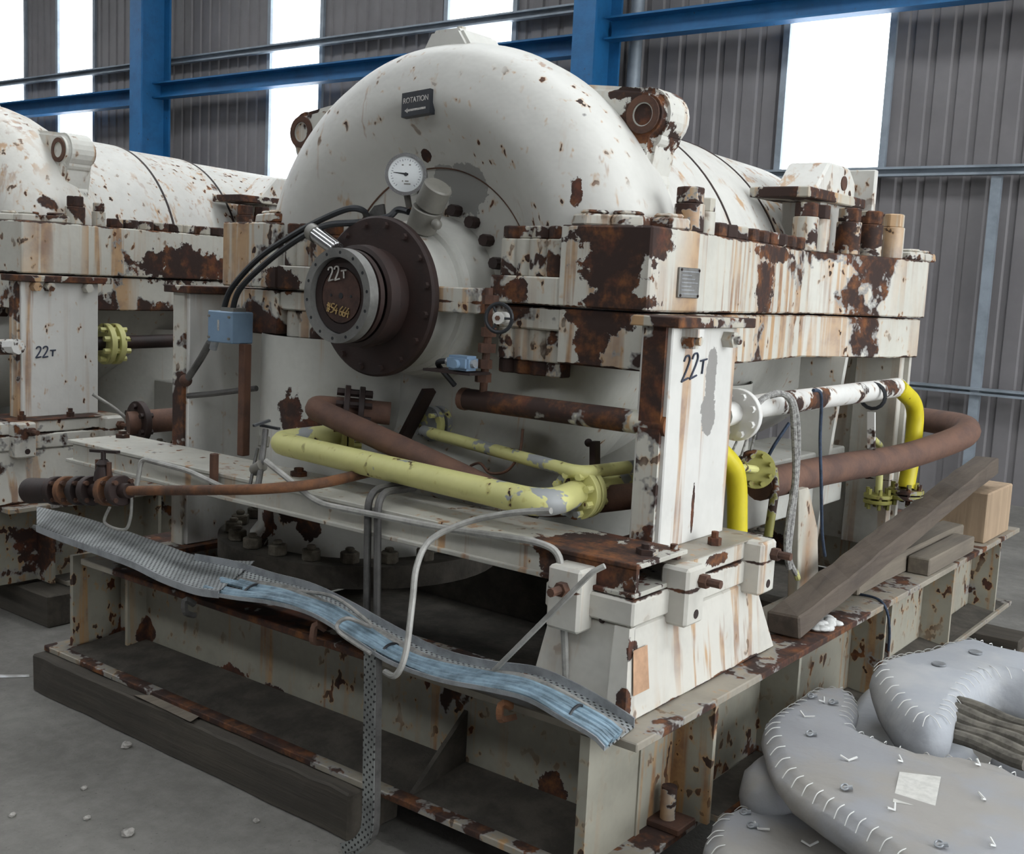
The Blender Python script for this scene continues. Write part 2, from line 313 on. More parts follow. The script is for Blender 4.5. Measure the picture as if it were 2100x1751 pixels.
def strokes(name, lines, o, ux, uy, h, mat, parent, w=.0045):
    """hand-written strokes as thin ribbons lying on a face; letters are given in units of their height"""
    o, ux, uy = V(o), V(ux).normalized(), V(uy).normalized(); n = ux.cross(uy); m = MB()
    for ln in lines:
        P = [o + ux*(p[0]*h) + uy*(p[1]*h) + n*.002 for p in ln]
        m.tube(P if len(P) < 3 else spline(P, 4), w, 5)
    return obj(name, m, mat, parent)
TWO = [(0, .8), (.12, .98), (.36, .98), (.46, .78), (.32, .45), (.02, .02), (.05, .0), (.52, .06)]
def shift(l, d): return [(x + d, y) for x, y in l]
L22T = [TWO, shift(TWO, .68), [(1.40, .62), (1.95, .62)], [(1.67, .62), (1.66, .05)]]
ZS = 1.585
def machine(dx, first):
    xs = -2.61 + dx; S = lambda o: xs + o
    lab = 'big white flaking turbine casing with a domed front end and dark shaft coupling' if first else 'second white turbine casing, rust-streaked, cut off at the left edge'
    t = thing('turbine_casing', lab, 'turbine', (xs, 3.9, .6), 'turbine casings')
    dome = M_DOME if first else M_DOME2
    prof = [(.24, 2.94), (.44, 2.94), (.452, 2.925), (.49, 2.908), (.53, 2.878), (.59, 2.833), (.645, 2.812), (.70, 2.816), (.76, 2.838), (.81, 2.868), (.845, 2.918), (.866, 2.975), (.873, 3.04), (.865, 3.12), (.845, 3.20), (.81, 3.28), (.76, 3.36)]
    obj('upper_dome', MB().lathe(prof, (xs, 0, ZS), 72, 0, math.pi), dome, t, smooth=1.2)
    # barrel behind the dome: three slightly stepped courses
    for (ra, ya, rb, yb) in ((.765, 3.34, .75, 3.80), (.735, 3.80, .725, 4.25), (.712, 4.25, .695, 4.96)):
        obj('barrel_course', MB().lathe([(ra - .03, ya), (ra, ya), (rb, yb), (rb - .03, yb)], (xs, 0, ZS), 56, 0, math.pi), M_BARREL, t, smooth=.9)
    for rr, yy in ((.753, 3.80), (.728, 4.25)): obj('seam', MB().lathe([(rr - .01, yy - .008), (rr, yy - .006), (rr, yy + .006), (rr - .01, yy + .008)], (xs, 0, ZS), 56, 0, math.pi), M_RUSTD, t)
    obj('joint_line', MB().tube([(xs + .445*math.cos(a), 2.934, ZS + .445*math.sin(a)) for a in [math.radians(28 + 4*i) for i in range(34)]], .0035, 6), M_RUST, t)
    obj('end_wall', MB().lathe([(.0, 4.96), (.67, 4.96), (.695, 4.94)], (xs, 0, ZS), 48, 0, math.pi), M_BARREL, t)
    # horizontal split flanges, upper and lower
    half = [(.957, 2.78), (.957, 3.12), (.925, 3.14), (.90, 3.6), (.815, 4.25), (.90, 4.42), (1.01, 4.72), (1.045, 4.98), (.90, 5.12)]
    plan = [(S(o), y) for o, y in half] + [(S(-o), y) for o, y in half[::-1]]
    inner = [(S(-.64), 2.78), (S(-.64), 3.0), (S(.64), 3.0), (S(.64), 2.78)]
    obj('upper_flange', MB().prism(plan + inner, ZS + .003, 1.832), M_FLG, t, bevel=.006)
    for s in (-1, 1):
        obj('front_ledge', MB().prism([(S(s*.36), 2.80), (S(s*.36), 3.02), (S(s*.64), 3.02), (S(s*.64), 2.782)], ZS + .003, 1.675), M_FLG, t, bevel=.005)
        obj('lower_front_ledge', MB().prism([(S(s*.36), 2.82), (S(s*.36), 3.02), (S(s*.64), 3.02), (S(s*.64), 2.80)], 1.512, ZS - .003), M_FLG, t, bevel=.005)
    lh = [(o - .015, y + (.012 if y < 2.9 else 0)) for o, y in half]
    lplan = [(S(o), y) for o, y in lh] + [(S(-o), y) for o, y in lh[::-1]] + [(S(-.64), 2.79), (S(-.64), 3.0), (S(.64), 3.0), (S(.64), 2.79)]
    obj('lower_flange', MB().prism(lplan, 1.415, ZS - .003), M_FLG, t, bevel=.006)
    # nuts and studs
    for s in (-1, 1):
        if not first and s < 0: continue
        for o in (.415, .475, .535, .60):
            sleeve(t, SLV_F, (S(s*o), 2.85 if o < .5 else 2.84, 1.675)); sleeve(t, SLV_D, (S(s*o), 2.86, 1.512), True)
        for o, y in ((.71, 2.86), (.80, 2.90), (.88, 3.0)): inst('nut', NUT_L, t, (S(s*o), y, 1.832), random.random())
        sleeve(t, SLV_T, (S(s*.905), 3.08, 1.832)); sleeve(t, SLV_T, (S(s*.885), 3.22, 1.832)).scale = (.7, .7, .85)
        for i in range(9): inst('nut', NUT_R, t, (S(s*(.87 - .007*i)), 3.32 + .095*i, 1.832), random.random())
        for o, y in ((.86, 4.20), (.86, 4.32), (.93, 4.47), (.965, 4.62), (1.0, 4.78)): sleeve(t, SLV_R, (S(s*(o - .06)), y, 1.832))
        for y in (4.93, 5.06): inst('nut', NUT_L, t, (S(s*.97), y, 1.832), random.random())
    # bearing housing, seal studs
    if first:
        hs = obj('bearing_housing', MB().lathe([(.215, 2.66), (.235, 2.665), (.235, 2.80), (.25, 2.805), (.25, 2.82), (.262, 2.83), (.285, 2.945)], (xs, 0, ZS), 64), M_CAS, t, smooth=.5)
        for a in (8, 24, 40, 56, 72, 90, 170, 187):
            c, q = math.cos(math.radians(a)), math.sin(math.radians(a))
            obj('stud', MB().cyl((xs + .315*c, 2.945, ZS + .315*q), (xs + .315*c, 2.90, ZS + .315*q), .020, n=8), M_RUSTD, hs)
        for s in (-1, 1): obj('joint_flange', MB().box(min(S(s*.22), S(s*.37)), max(S(s*.22), S(s*.37)), 2.68, 3.02, 1.55, 1.63), M_FLG, hs, bevel=.004)
        # dark cover disc, hub and coupling
        disc = obj('cover_disc', MB().lathe([(.10, 2.645), (.255, 2.645), (.262, 2.652), (.262, 2.672), (.255, 2.68), (.10, 2.68)], (xs, 0, ZS), 72), M_RUSTD, t, smooth=.5)
        for i in range(16):
            a = 2*math.pi*(i + .5)/16
            obj('screw', MB().cyl((xs + .236*math.cos(a), 2.645, ZS + .236*math.sin(a)), (xs + .236*math.cos(a), 2.632, ZS + .236*math.sin(a)), .011, n=6), M_RUSTD, disc)
        obj('seal_collar', MB().lathe([(.10, 2.60), (.150, 2.555), (.163, 2.56), (.166, 2.60), (.158, 2.61), (.158, 2.645)], (xs, 0, ZS), 56), M_RUSTD, disc, smooth=.5)
        cp = obj('coupling_hub', MB().lathe([(.0, 2.505), (.088, 2.505), (.09, 2.50), (.118, 2.50), (.12, 2.53), (.12, 2.62), (.09, 2.64)], (xs, 0, ZS), 56), M_RUSTD, t, smooth=.5, label='dark rusted hub with chalk writing')
        rg = obj('coupling_ring', MB().ring((xs, 2.478, ZS), (xs, 2.515, ZS), .150, .121, 64), M_STEEL, cp, smooth=.5, label='bare grey steel ring with bolt holes')
        obj('hub_back_flange', MB().ring((xs, 2.527, ZS), (xs, 2.545, ZS), .148, .09, 56), M_RUSTD, cp, smooth=.5)
        for i in range(14):
            a = 2*math.pi*(i + .3)/14
            obj('bolt_hole', MB().cyl((xs + .136*math.cos(a), 2.4775, ZS + .136*math.sin(a)), (xs + .136*math.cos(a), 2.49, ZS + .136*math.sin(a)), .0055, n=8), M_BLACK, cp)
        obj('hub_face', MB().cyl((xs, 2.499, ZS), (xs, 2.506, ZS), .085, n=40), plain('brown_hub_face', (.080, .038, .027), .7, 0, .4, 12.), cp, label='round rust-brown hub face')
        for px in (-.045, .0, .045): obj('bolt_hole', MB().cyl((xs + px, 2.4975, ZS), (xs + px, 2.503, ZS), .005 if px else .010, n=10), M_BLACK, cp)
        strokes('chalk_lettering', L22T, (xs - .055, 2.4975, ZS + .045), (1, 0, .12), (-.1, 0, 1), .042, M_CHALK, cp, .0028)
        H = [[(0, .7), (.5, .62)], [(.02, .35), (.5, .3)], [(.15, 1), (.12, .0)], [(.38, .98), (.33, 0)]]
        FIVE = [(.42, 1), (.05, .95), (.05, .58), (.34, .55), (.38, .2), (.02, .02)]; FOUR = [(.3, 1), (.0, .4), (.5, .45)]; F2 = [(.38, .7), (.33, 0)]
        SIX = [(.4, 1), (.05, .5), (.1, .05), (.4, .1), (.38, .42), (.08, .38)]
        g = H + [shift(FIVE, .65), shift(FOUR, 1.15), shift(F2, 1.15), shift(SIX, 1.95), shift(SIX, 2.45), shift(FOUR, 2.95), shift(F2, 2.95)]
        strokes('chalk_lettering', g, (xs - .062, 2.4975, ZS - .052), (1, 0, -.16), (.16, 0, 1), .030, M_OCHRE, cp, .0022)
        # rotation plate on the dome
        pc, pn = V((-2.596, 2.803, 2.224)), V(0, -.995, .08).normalized(); pu = V(1, 0, .07).normalized(); pv = pn.cross(pu).normalized()
        pl = MB(); q = [pc + pu*a*.063 + pv*b*.040 for a, b in ((-1,-1),(1,-1),(1,1),(-1,1))]; pl.add([p - pn*.02 for p in q] + [p + pn*.006 for p in q], [(0,3,2,1),(4,5,6,7),(0,1,5,4),(1,2,6,5),(2,3,7,6),(3,0,4,7)])
        rp = obj('rotation_plate', pl, plain('black_enamel_plate', (.022, .025, .032), .35), t, label='small black plate reading ROTATION with an arrow')
        fc = bpy.data.curves.new('word', 'FONT'); fc.body = 'ROTATION'; fc.size = .026; fc.align_x = 'CENTER'; fc.extrude = .0005
        tmp = bpy.data.objects.new('word', fc); col.objects.link(tmp); me = bpy.data.meshes.new_from_object(tmp.evaluated_get(bpy.context.evaluated_depsgraph_get()))
        bpy.data.objects.remove(tmp); me.materials.clear(); me.materials.append(M_CHALK)
        o = bpy.data.objects.new('rotation_word', me); link(o, rp, pc + pv*.004 + pn*.0065)
        o.rotation_euler = Matrix((pu, pv, pn)).transposed().to_euler(); o.scale = (.85, 1, 1)
        ar = MB(); A = lambda a, b: pc + pu*a + pv*b + pn*.0068
        ar.add([A(-.048, -.020), A(-.034, -.012), A(-.034, -.017), A(.046, -.017), A(.046, -.024), A(-.034, -.024), A(-.034, -.029)], [(0, 6, 1), (2, 5, 4, 3)])
        obj('rotation_arrow', ar, M_CHALK, rp)
        # name plate on the right block
        npo = V((-1.650, 3.001, 1.677)); m = MB().box(npo.x - .003, npo.x + .006, npo.y - .062, npo.y + .062, npo.z - .045, npo.z + .045)
        np_ = obj('name_plate', m, M_STEEL, t, bevel=.002, label='small grey metal name plate with rows of worn engraving')
        for i in range(7): obj('engraved_line', MB().box(npo.x + .006, npo.x + .0068, npo.y - .05, npo.y + .05 - .02*(i % 3), npo.z - .034 + .011*i, npo.z - .031 + .011*i), M_GALV, np_)
        for a in (-1, 1):
            for b in (-1, 1): obj('rivet', MB().cyl((npo.x + .004, npo.y + a*.054, npo.z + b*.038), (npo.x + .009, npo.y + a*.054, npo.z + b*.038), .004, n=8), M_RUSTD, np_)
    # lifting lugs
    def lug(s, off, y0, y1, zc=2.20, R_=.088):
        arc = [(off + R_*math.cos(a), zc + R_*math.sin(a)) for a in [math.radians(v) for v in range(-60, 101, 16)]]
        pts = arc + [(.42, 2.315), (.36, 2.20), (.52, 1.95), (.74, 1.80), (.80, 1.80), (off + .02, 2.00), (off + .035, 2.06)]
        lg = obj('lifting_lug', MB().prism([(S(s*o), z) for o, z in pts], y0, y1, 'y'), M_LUG, t, bevel=.02, seg=3)
        obj('lug_eye', MB().ring((S(s*off), y0 - .008, zc), (S(s*off), y1 + .008, zc), .060, .038, 24), M_RUST, lg, smooth=.5)
        obj('lug_bore', MB().ring((S(s*off), y0 - .004, zc), (S(s*off), y1 + .004, zc), .040, .034, 24), M_CAS, lg, smooth=.5)
    lug(1, .695, 3.12, 3.28); lug(-1, .765, 3.0, 3.14, 2.19, .08)
    # top boss
    obj('top_boss', MB().prism([(S(-.13), 2.40), (S(-.07), 2.495), (S(.06), 2.495), (S(.13), 2.40)], 2.95, 3.15, 'y'), dome, t, bevel=.012, seg=2)
    obj('boss_plug', MB().cyl((xs, 3.03, 2.49), (xs, 3.03, 2.515), .016, n=8), M_NUT, t)
    # rear support ear above the flange
    for s in (1,) if first else (1,):
        ear = obj('rear_ear', MB().prism([(4.40, 1.84), (4.40, 2.05), (4.30, 2.06), (4.44, 2.20), (4.66, 2.20), (4.74, 2.14), (4.74, 1.84)], S(s*.60), S(s*.78), 'x'), M_BARREL, t, bevel=.01)
        obj('ear_shelf', MB().box(S(.58), S(.83), 4.14, 4.735, 2.035, 2.075), M_NUTR, ear, bevel=.004)
        obj('ear_hole', MB().cyl((S(.77), 4.60, 2.13), (S(.785), 4.60, 2.13), .03, n=16), M_RUST, ear)
        obj('ear_plate', MB().box(S(.55), S(.86), 4.74, 4.775, 1.84, 2.20), M_BARREL, ear, bevel=.004)
    # lower half
    lp = [(.24, 2.94), (.43, 2.94), (.49, 2.93), (.56, 2.90), (.63, 2.89), (.69, 2.92), (.735, 2.99), (.75, 3.09), (.73, 3.29), (.66, 3.40), (.66, 5.04), (0, 5.06)]
    obj('lower_casing', MB().lathe(lp, (xs, 0, ZS), 64, math.pi, 2*math.pi), M_CAS, t, smooth=.7)
    def nozzle(o, y, r, rf, zb, zt):
        nz = obj('nozzle', MB().lathe([(r, zt), (r, zb + .06), (r + .03, zb + .02)], (S(o), y, 0), 48, ax='z'), M_CAS, t, smooth=.7)
        obj('nozzle_flange', MB().cyl((S(o), y, zb - .06), (S(o), y, zb + .02), rf, n=48), M_DIRT_SHADE, nz, smooth=.6)
        for i in range(22):
            a = 2*math.pi*i/22; o_ = inst('nut', NUT_D, nz, (S(o) + (rf - .06)*math.cos(a), y + (rf - .06)*math.sin(a), zb + .02), a)
    nozzle(-.50, 3.12, .40, .55, .62, 1.42); nozzle(.26, 4.0, .42, .56, .62, 1.30)
    # side supports under the rear
    obj('rear_support', MB().box(S(.78), S(.98), 4.92, 4.97, .56, 1.42), M_PED, t, bevel=.004); obj('rear_support', MB().box(S(.60), S(1.0), 4.97, 5.0, .56, 1.42), M_PED, t)
    obj('side_rib', MB().prism([(S(.74), 1.42), (S(.93), 1.42), (S(.90), 1.1), (S(.86), .56), (S(.74), .56)], 4.40, 4.43, 'y'), M_CAS, t)
    obj('drain_box', MB().box(S(.50), S(.84), 3.75, 4.72, .78, 1.02), M_CAS, t, bevel=.006)
    return t
machine(0., True); machine(-3.38, False)
# ---------------------------------------------------------------- posts, pedestals, skids
def post(x, y0, y1, z0, z1, lab, dx, write):
    t = thing('support_post', lab, 'post', (x, (y0 + y1)/2, z0), 'flat support posts')
    obj('plate', MB().box(x - .10, x, y0, y1, z0, z1), M_POST, t, bevel=.004)
    obj('top_plate', MB().box(x - .125, x + .035, y0 - .03, y1 + .05, z1, z1 + .029), M_NUTR, t, bevel=.003)
    if write:
        for i in (.18, .80):
            obj('bolt', MB().cyl((x, y0 + (y1 - y0)*i, z1 - .035), (x + .035, y0 + (y1 - y0)*i, z1 - .035), .026, n=6).cyl((x, y0 + (y1 - y0)*i, z1 - .035), (x + .05, y0 + (y1 - y0)*i, z1 - .035), .013, n=8), M_NUT, t)
        obj('clip', MB().box(x, x + .05, y0 + .05, y0 + .085, z1 - .025, z1 - .002), M_POST, t)
    obj('edge_strip', MB().box(x - .085, x - .015, y0 - .012, y0, z0, z1), painted('rusty_edge_' + str(write), CREAM, wear=.52, streak=.5, chip=.6, wscale=3.), t)
    return t
p1 = post(-1.52, 2.70, 3.09, .925, 1.552, 'white support post at the right front, marked 22T', 0, True)
strokes('handwriting', L22T, (-1.519, 2.762, 1.402), (0, 1, .12), (0, .12, 1), .070, M_INK, p1, .0028)
p2 = post(-4.90, 2.70, 3.09, .925, 1.552, 'white support post at the far left, marked 22T', 0, False)
strokes('handwriting', L22T, (-4.899, 2.767, 1.203), (0, 1, .02), (0, .05, 1), .050, M_INK, p2, .0035)
for i in (.15, .32, .82): obj('bolt', MB().cyl((-4.90, 2.70 + .39*i, 1.53), (-4.86, 2.70 + .39*i, 1.53), .022, n=6), M_NUT, p2)
post(-3.66, 2.70, 3.09, .552, 1.552, 'white support post left of the dark coupling, behind the blue box', 0, False)
def pedestal(x1, lab, front=True):
    """tapered stool with two bolted shim blocks on top; x1 is its right face at the foot"""
    t = thing('pedestal', lab, 'pedestal', (x1 - .15, 2.8, .55), 'post pedestals')
    poly = lambda yy: [(x1 - .31, .552), (x1, .552), (x1 - .03, .785), (x1 - .28, .785)]
    m = MB(); b = [(x1 - .32, 2.37), (x1, 2.37), (x1, 3.25), (x1 - .32, 3.25)]; c = [(x1 - .29, 2.42), (x1 - .03, 2.42), (x1 - .03, 3.13), (x1 - .29, 3.13)]
    m.add([(x, y, .552) for x, y in b] + [(x, y, .79) for x, y in c], [(3,2,1,0),(4,5,6,7),(0,1,5,4),(1,2,6,5),(2,3,7,6),(3,0,4,7)])
    obj('stool', m, M_PED, t, bevel=.006)
    obj('front_rib', MB().add([(x1 - .06, 2.355, .552), (x1, 2.355, .552), (x1, 2.40, .552), (x1 - .06, 2.40, .552), (x1 - .075, 2.40, .79), (x1 - .03, 2.40, .79), (x1 - .03, 2.43, .79), (x1 - .075, 2.43, .79)], [(3,2,1,0),(4,5,6,7),(0,1,5,4),(1,2,6,5),(2,3,7,6),(3,0,4,7)]), M_PED, t)
    if front and x1 > -2: obj('primer_patch', MB().add([(x1 - .0035, 2.395, .62), (x1 - .0035, 2.475, .62), (x1 - .0175, 2.475, .735), (x1 - .0175, 2.405, .735)], [(0, 1, 2, 3)]), plain('salmon_primer', (.50, .30, .18), .7), t, label='flat salmon-coloured patch of bare primer')
    obj('shim_block', MB().box(x1 - .30, x1 - .022, 2.40, 3.15, .793, .862), M_PED, t, bevel=.006)
    obj('top_block', MB().box(x1 - .295, x1 - .027, 2.69 if x1 > -2 else 2.41, 3.14, .866, .922), M_PED, t, bevel=.006)
    obj('foot_plate', MB().box(x1 - .30, x1 - .02, 2.60, 3.14, .9225, .9265), M_SKIDTOP, t)
    def jack(x, y, front):
        j = obj('jack_block', MB().box(x - .032, x + .055, y - .05, y + .05, .765, .925) if not front else MB().box(x - .085, x + .02, y - .06, y + .03, .755, .925), M_PED, t, bevel=.008)
        q = (x + .055, y + .02, .885) if not front else (x - .03, y - .06, .87)
        d = V(1, 0, 0) if not front else V(0, -1, 0)
        obj('jack_bolt', MB().cyl(q, V(q) + d*.06, .012, n=8).cyl(V(q) + d*.0, V(q) + d*.022, .020, n=6), M_RUST, j)
        obj('jack_slot', MB().cyl((x + .05, y + .005, .795), (x + .0565, y + .005, .795), .013, n=10), M_RUSTD, j)
    jack(x1 - .022, 2.63, False); jack(x1 - .022, 3.08, False); jack(x1 - .175, 2.41, True)
    for y in (2.66, 2.90): inst('bolt', BOLT, t, (x1 - .06, y, .926)); 
    return t
pedestal(-1.39, 'white bolted pedestal at the right front corner under the 22T post')
pedestal(-4.77, 'rust-streaked pedestal at the far left edge under the left 22T post')
def skid(dx, first):
    lab = 'flaking cream steel base frame under the near turbine, resting on timber' if first else 'cream steel base frame under the second turbine at the left'
    t = thing('base_frame', lab, 'base frame', (-2.6 + dx, 4., .15), 'turbine base frames')
    X = lambda x: x + dx
    # front girder
    if first:
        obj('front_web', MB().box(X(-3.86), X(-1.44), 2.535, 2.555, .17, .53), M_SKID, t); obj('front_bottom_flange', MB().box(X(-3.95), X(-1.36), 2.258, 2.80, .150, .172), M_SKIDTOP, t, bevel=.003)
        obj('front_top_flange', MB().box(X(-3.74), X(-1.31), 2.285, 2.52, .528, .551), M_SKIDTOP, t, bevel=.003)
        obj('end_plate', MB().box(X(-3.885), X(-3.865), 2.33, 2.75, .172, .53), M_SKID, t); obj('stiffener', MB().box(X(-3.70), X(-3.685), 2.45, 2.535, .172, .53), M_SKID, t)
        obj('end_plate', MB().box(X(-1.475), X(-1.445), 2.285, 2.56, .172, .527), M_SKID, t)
        obj('dirt_bed', MB().add([(X(-3.84), 2.30, .173), (X(-1.5), 2.30, .173), (X(-1.5), 2.534, .20), (X(-3.84), 2.534, .195)], [(0, 1, 2, 3)]), M_DIRT_SHADE, t)
        obj('gusset', MB().prism([(2.30, .175), (2.534, .175), (2.534, .36)], X(-2.06), X(-2.045), 'x'), M_DIRT_SHADE, t)
    # right side girder
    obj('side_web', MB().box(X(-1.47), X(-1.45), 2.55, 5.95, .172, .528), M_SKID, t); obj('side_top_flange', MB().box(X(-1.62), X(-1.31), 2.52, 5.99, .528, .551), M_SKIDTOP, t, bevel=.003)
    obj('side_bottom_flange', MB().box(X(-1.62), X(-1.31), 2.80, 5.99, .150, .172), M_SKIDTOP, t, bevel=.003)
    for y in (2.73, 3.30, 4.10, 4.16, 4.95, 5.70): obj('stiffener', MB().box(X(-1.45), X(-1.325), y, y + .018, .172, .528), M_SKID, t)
    obj('dirt_bed', MB().add([(X(-1.445), 2.80, .173), (X(-1.325), 2.80, .173), (X(-1.325), 5.9, .173), (X(-1.445), 5.9, .19)], [(0, 1, 2, 3)]), M_DIRT_SHADE, t)
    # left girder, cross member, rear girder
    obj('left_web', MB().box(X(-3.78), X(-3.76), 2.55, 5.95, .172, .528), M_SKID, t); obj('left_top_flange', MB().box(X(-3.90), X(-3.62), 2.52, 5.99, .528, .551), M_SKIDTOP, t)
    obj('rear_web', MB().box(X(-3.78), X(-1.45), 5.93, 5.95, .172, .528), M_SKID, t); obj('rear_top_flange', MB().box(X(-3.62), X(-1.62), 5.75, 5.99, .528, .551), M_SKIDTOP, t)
    obj('shade_sheet', MB().box(X(-3.75), X(-1.48), 2.56, 5.92, .151, .168), M_DIRT_SHADE, t)  # added dark sheet, stands in for the shade inside the frame
    obj('cross_member', MB().box(X(-3.76), X(-1.47), 3.9, 4.0, .172, .5), M_DIRT_SHADE, t)
    if first:
        b = obj('anchor_plate', MB().box(-1.46, -1.35, 2.61, 2.71, .172, .192), M_RUST, t, bevel=.003); obj('anchor_bolt', MB().cyl((-1.41, 2.655, .19), (-1.41, 2.655, .285), .022, n=14), M_NUT, b, smooth=SM)
        for u in ((640, 1275), (1030, 1450), (375, 1230)):
            pass
    return t
skid(0., True); skid(-3.38, False)

# ================================================================ pipes and fittings
M_YEL = painted('pale_yellow_pipe_paint', (.60, .58, .235), wear=.635, pgap=.075, streak=.74, chip=.67, primer=(.27, .28, .28), dirt=.3, wscale=4.5, stain=(.32, .24, .05), rustmix=.2)
M_YELB = painted('bright_yellow_paint', (.62, .52, .015), wear=.70, streak=.66, chip=.74, dirt=.3, stain=(.40, .30, .02))
M_YELO = painted('oily_olive_yellow_paint', (.30, .28, .07), wear=.60, streak=.55, chip=.62, dirt=.7, stain=(.12, .10, .03), wscale=5.)
M_PRUST = plain('rusted_pipe', (.150, .078, .052), .8, 0, .4, 7., .45, (.085, .048, .038))
M_PRUSTO = plain('orange_rusted_pipe', (.20, .085, .035), .85, 0, .4, 10., .5, (.075, .040, .026))
M_DPIPE = painted('rust_and_cream_pipe', (.55, .53, .44), wear=.455, streak=.55, chip=.6, dirt=.4, wscale=3.2)
M_WPIPE = painted('peeling_white_pipe', (.66, .65, .62), wear=.535, streak=.66, chip=.64, dirt=.2, wscale=5.)
M_TUBE = plain('grey_white_tube', (.40, .39, .36), .5, .1, .25, 14.)
M_TUBED = plain('dark_grey_tube', (.11, .105, .10), .55, .2, .3, 14.)
M_BLUEBOX = plain('blue_grey_enamel', (.20, .30, .42), .45, 0, .12, 6., .03)
M_GREYFIT = plain('grey_instrument_paint', (.20, .19, .165), .45, .1, .2, 7.)
def pflange(t, c, d, r, h=.018, n=2, gap=.022, mat=None, nb=8, name='flange'):
    c, d = V(c), V(d).normalized(); a = V(0,0,1) if abs(d.z) < .9 else V(1,0,0); x = d.cross(a).normalized(); y = d.cross(x); o = None
    for i in range(n):
        p = c + d*gap*(i - (n-1)/2); f = obj(name, MB().cyl(p - d*h/2, p + d*h/2, r, n=28), mat, t, smooth=SM, bevel=.002); o = o or f
    L = h*n*.5 + gap*(n-1)*.5 + .016
    for i in range(nb):
        q = c + (x*math.cos(2*math.pi*(i+.5)/nb) + y*math.sin(2*math.pi*(i+.5)/nb))*r*.76
        obj('bolt', MB().cyl(q - d*L, q + d*L, r*.14, n=6), mat, o)
def pipe(name, lab, pts, r, mat, rad=.12, cat='pipe', n=14, k=8):
    t = thing(name, lab, cat, pts[0]); obj('pipe_run', MB().tube(fillet(pts, rad, k), r, n), mat, t, smooth=SM); return t
# crossbeam between the pedestals
cb = thing('cross_beam', 'long white cross beam with a rusted right end, carrying the front pipes', 'beam', (-2.7, 2.55, .865))
M_BEAM = painted('white_beam_paint', (.48, .465, .41), wear=.63, streak=.60, chip=.68, dirt=.5, blobs=[((-1.565, 2.420, 0.951), (.17, .3, .10)), ((-1.709, 2.420, 0.964), (.05, .3, .05))])
obj('web', MB().box(-4.02, -1.425, 2.425, 2.44, .878, .94), M_BEAM, cb); obj('top_flange', MB().box(-4.05, -1.42, 2.418, 2.685, .94, .953), M_BEAM, cb, bevel=.002); obj('bottom_flange', MB().box(-4.05, -1.42, 2.41, 2.685, .865, .878), M_BEAM, cb, bevel=.002)
for x, y in ((-1.47, 2.55), (-3.98, 2.62), (-2.9, 2.6)): inst('bolt', BOLT, cb, (x, y, .953), scale=(1.5, 1.5, .7))
# A: brown pipe from the lower casing down to the right
t = pipe('drain_pipe', 'thick bare brown pipe sloping down to the right behind the yellow pipe', [(-2.665, 2.800, 1.184), (-2.861, 2.600, 1.202), (-2.360, 2.620, 1.092), (-1.991, 2.720, 0.973), (-1.740, 2.777, 1.033), (-1.700, 3.317, 1.009)], .040, M_PRUST, [.07, .1, .12, .2])
pflange(t, (-2.758, 2.715, 1.192), V((-2.665, 2.800, 1.184)) - V((-2.861, 2.600, 1.202)), .083, .02, 2, .05, M_RUSTD)
# B: pale yellow pipe
t = pipe('yellow_pipe', 'thick pale yellow pipe with grey chips running across the front', [(-2.802, 2.750, 1.100), (-3.009, 2.580, 1.060), (-1.761, 2.485, 1.047), (-1.800, 2.710, 1.052), (-1.800, 3.613, 1.034)], .040, M_YEL, [.075, .10, .05])
pflange(t, (-1.800, 2.710, 1.049), (0.0, 1, 0), .078, .022, 2, .03, M_YEL, 8); pflange(t, (-2.811, 2.740, 1.094), (.9, 1, 0), .075, .02, 2, .025, M_YELO, 6)
# C: thin yellow pipe
t = pipe('thin_yellow_pipe', 'thin pale yellow pipe above the thick yellow one, with a two-bolt flange', [(-2.580, 2.880, 1.127), (-1.771, 2.660, 1.117), (-1.740, 3.052, 1.111), (-1.740, 3.488, 1.086)], .020, M_YEL, [.06, .05])
pflange(t, (-2.561, 2.920, 1.153), (.15, 1, 0), .062, .022, 2, .035, M_YEL, 4)
# D: rust and cream pipe along the front, white along the side
t = pipe('vent_pipe', 'rust and cream pipe running under the flange to the right post', [(-2.262, 2.720, 1.280), (-1.524, 2.720, 1.278)], .034, M_DPIPE)
obj('end_cap', MB().cyl((-2.276, 2.720, 1.280), (-2.256, 2.720, 1.279), .036, n=14), M_RUST, t, smooth=SM)
t = pipe('side_pipe', 'peeling white pipe running back along the right side, draped with rope', [(-1.620, 3.225, 1.265), (-1.600, 3.465, 1.285), (-1.550, 4.674, 1.299)], .040, M_WPIPE, .05)
pflange(t, (-1.600, 3.295, 1.266), (.03, 1, .02), .085, .022, 1, 0, M_WPIPE, 8)
obj('clamp', MB().tube([V((-1.550, 4.383, 1.277)) + V(.05*math.cos(a), 0, .05*math.sin(a)) for a in [i*math.pi/8 for i in range(17)]], .008, 6), M_BLACK, t)
obj('hanger', MB().bar((-1.550, 4.383, 1.213), (-1.550, 4.423, 1.052), .03, .012), M_WPIPE, t)
t = pipe('yellow_bend', 'yellow pipe bending down from the end of the white side pipe', [(-1.540, 4.644, 1.302), (-1.530, 4.874, 1.217), (-1.530, 4.878, 1.025), (-1.530, 4.836, 0.858)], .036, M_YELB, .12)
pflange(t, (-1.530, 4.837, 0.832), (0, 0, 1), .075, .018, 2, .025, M_YELO, 6)
t = pipe('return_pipe', 'fat brown pipe looping round at the far right above the leaning timber', [(-1.660, 3.626, 0.988), (-1.600, 4.117, 1.003), (-1.500, 4.716, 1.006), (-1.300, 5.104, 1.121), (-1.750, 5.445, 1.102)], .056, M_PRUST, [.2, .2, .22])
t = pipe('yellow_down_pipe', 'bright yellow pipe bent down just right of the 22T post', [(-1.640, 3.193, 1.182), (-1.600, 3.298, 1.098), (-1.600, 3.335, 1.022), (-1.600, 3.368, 0.820)], .034, M_YELB, .06)
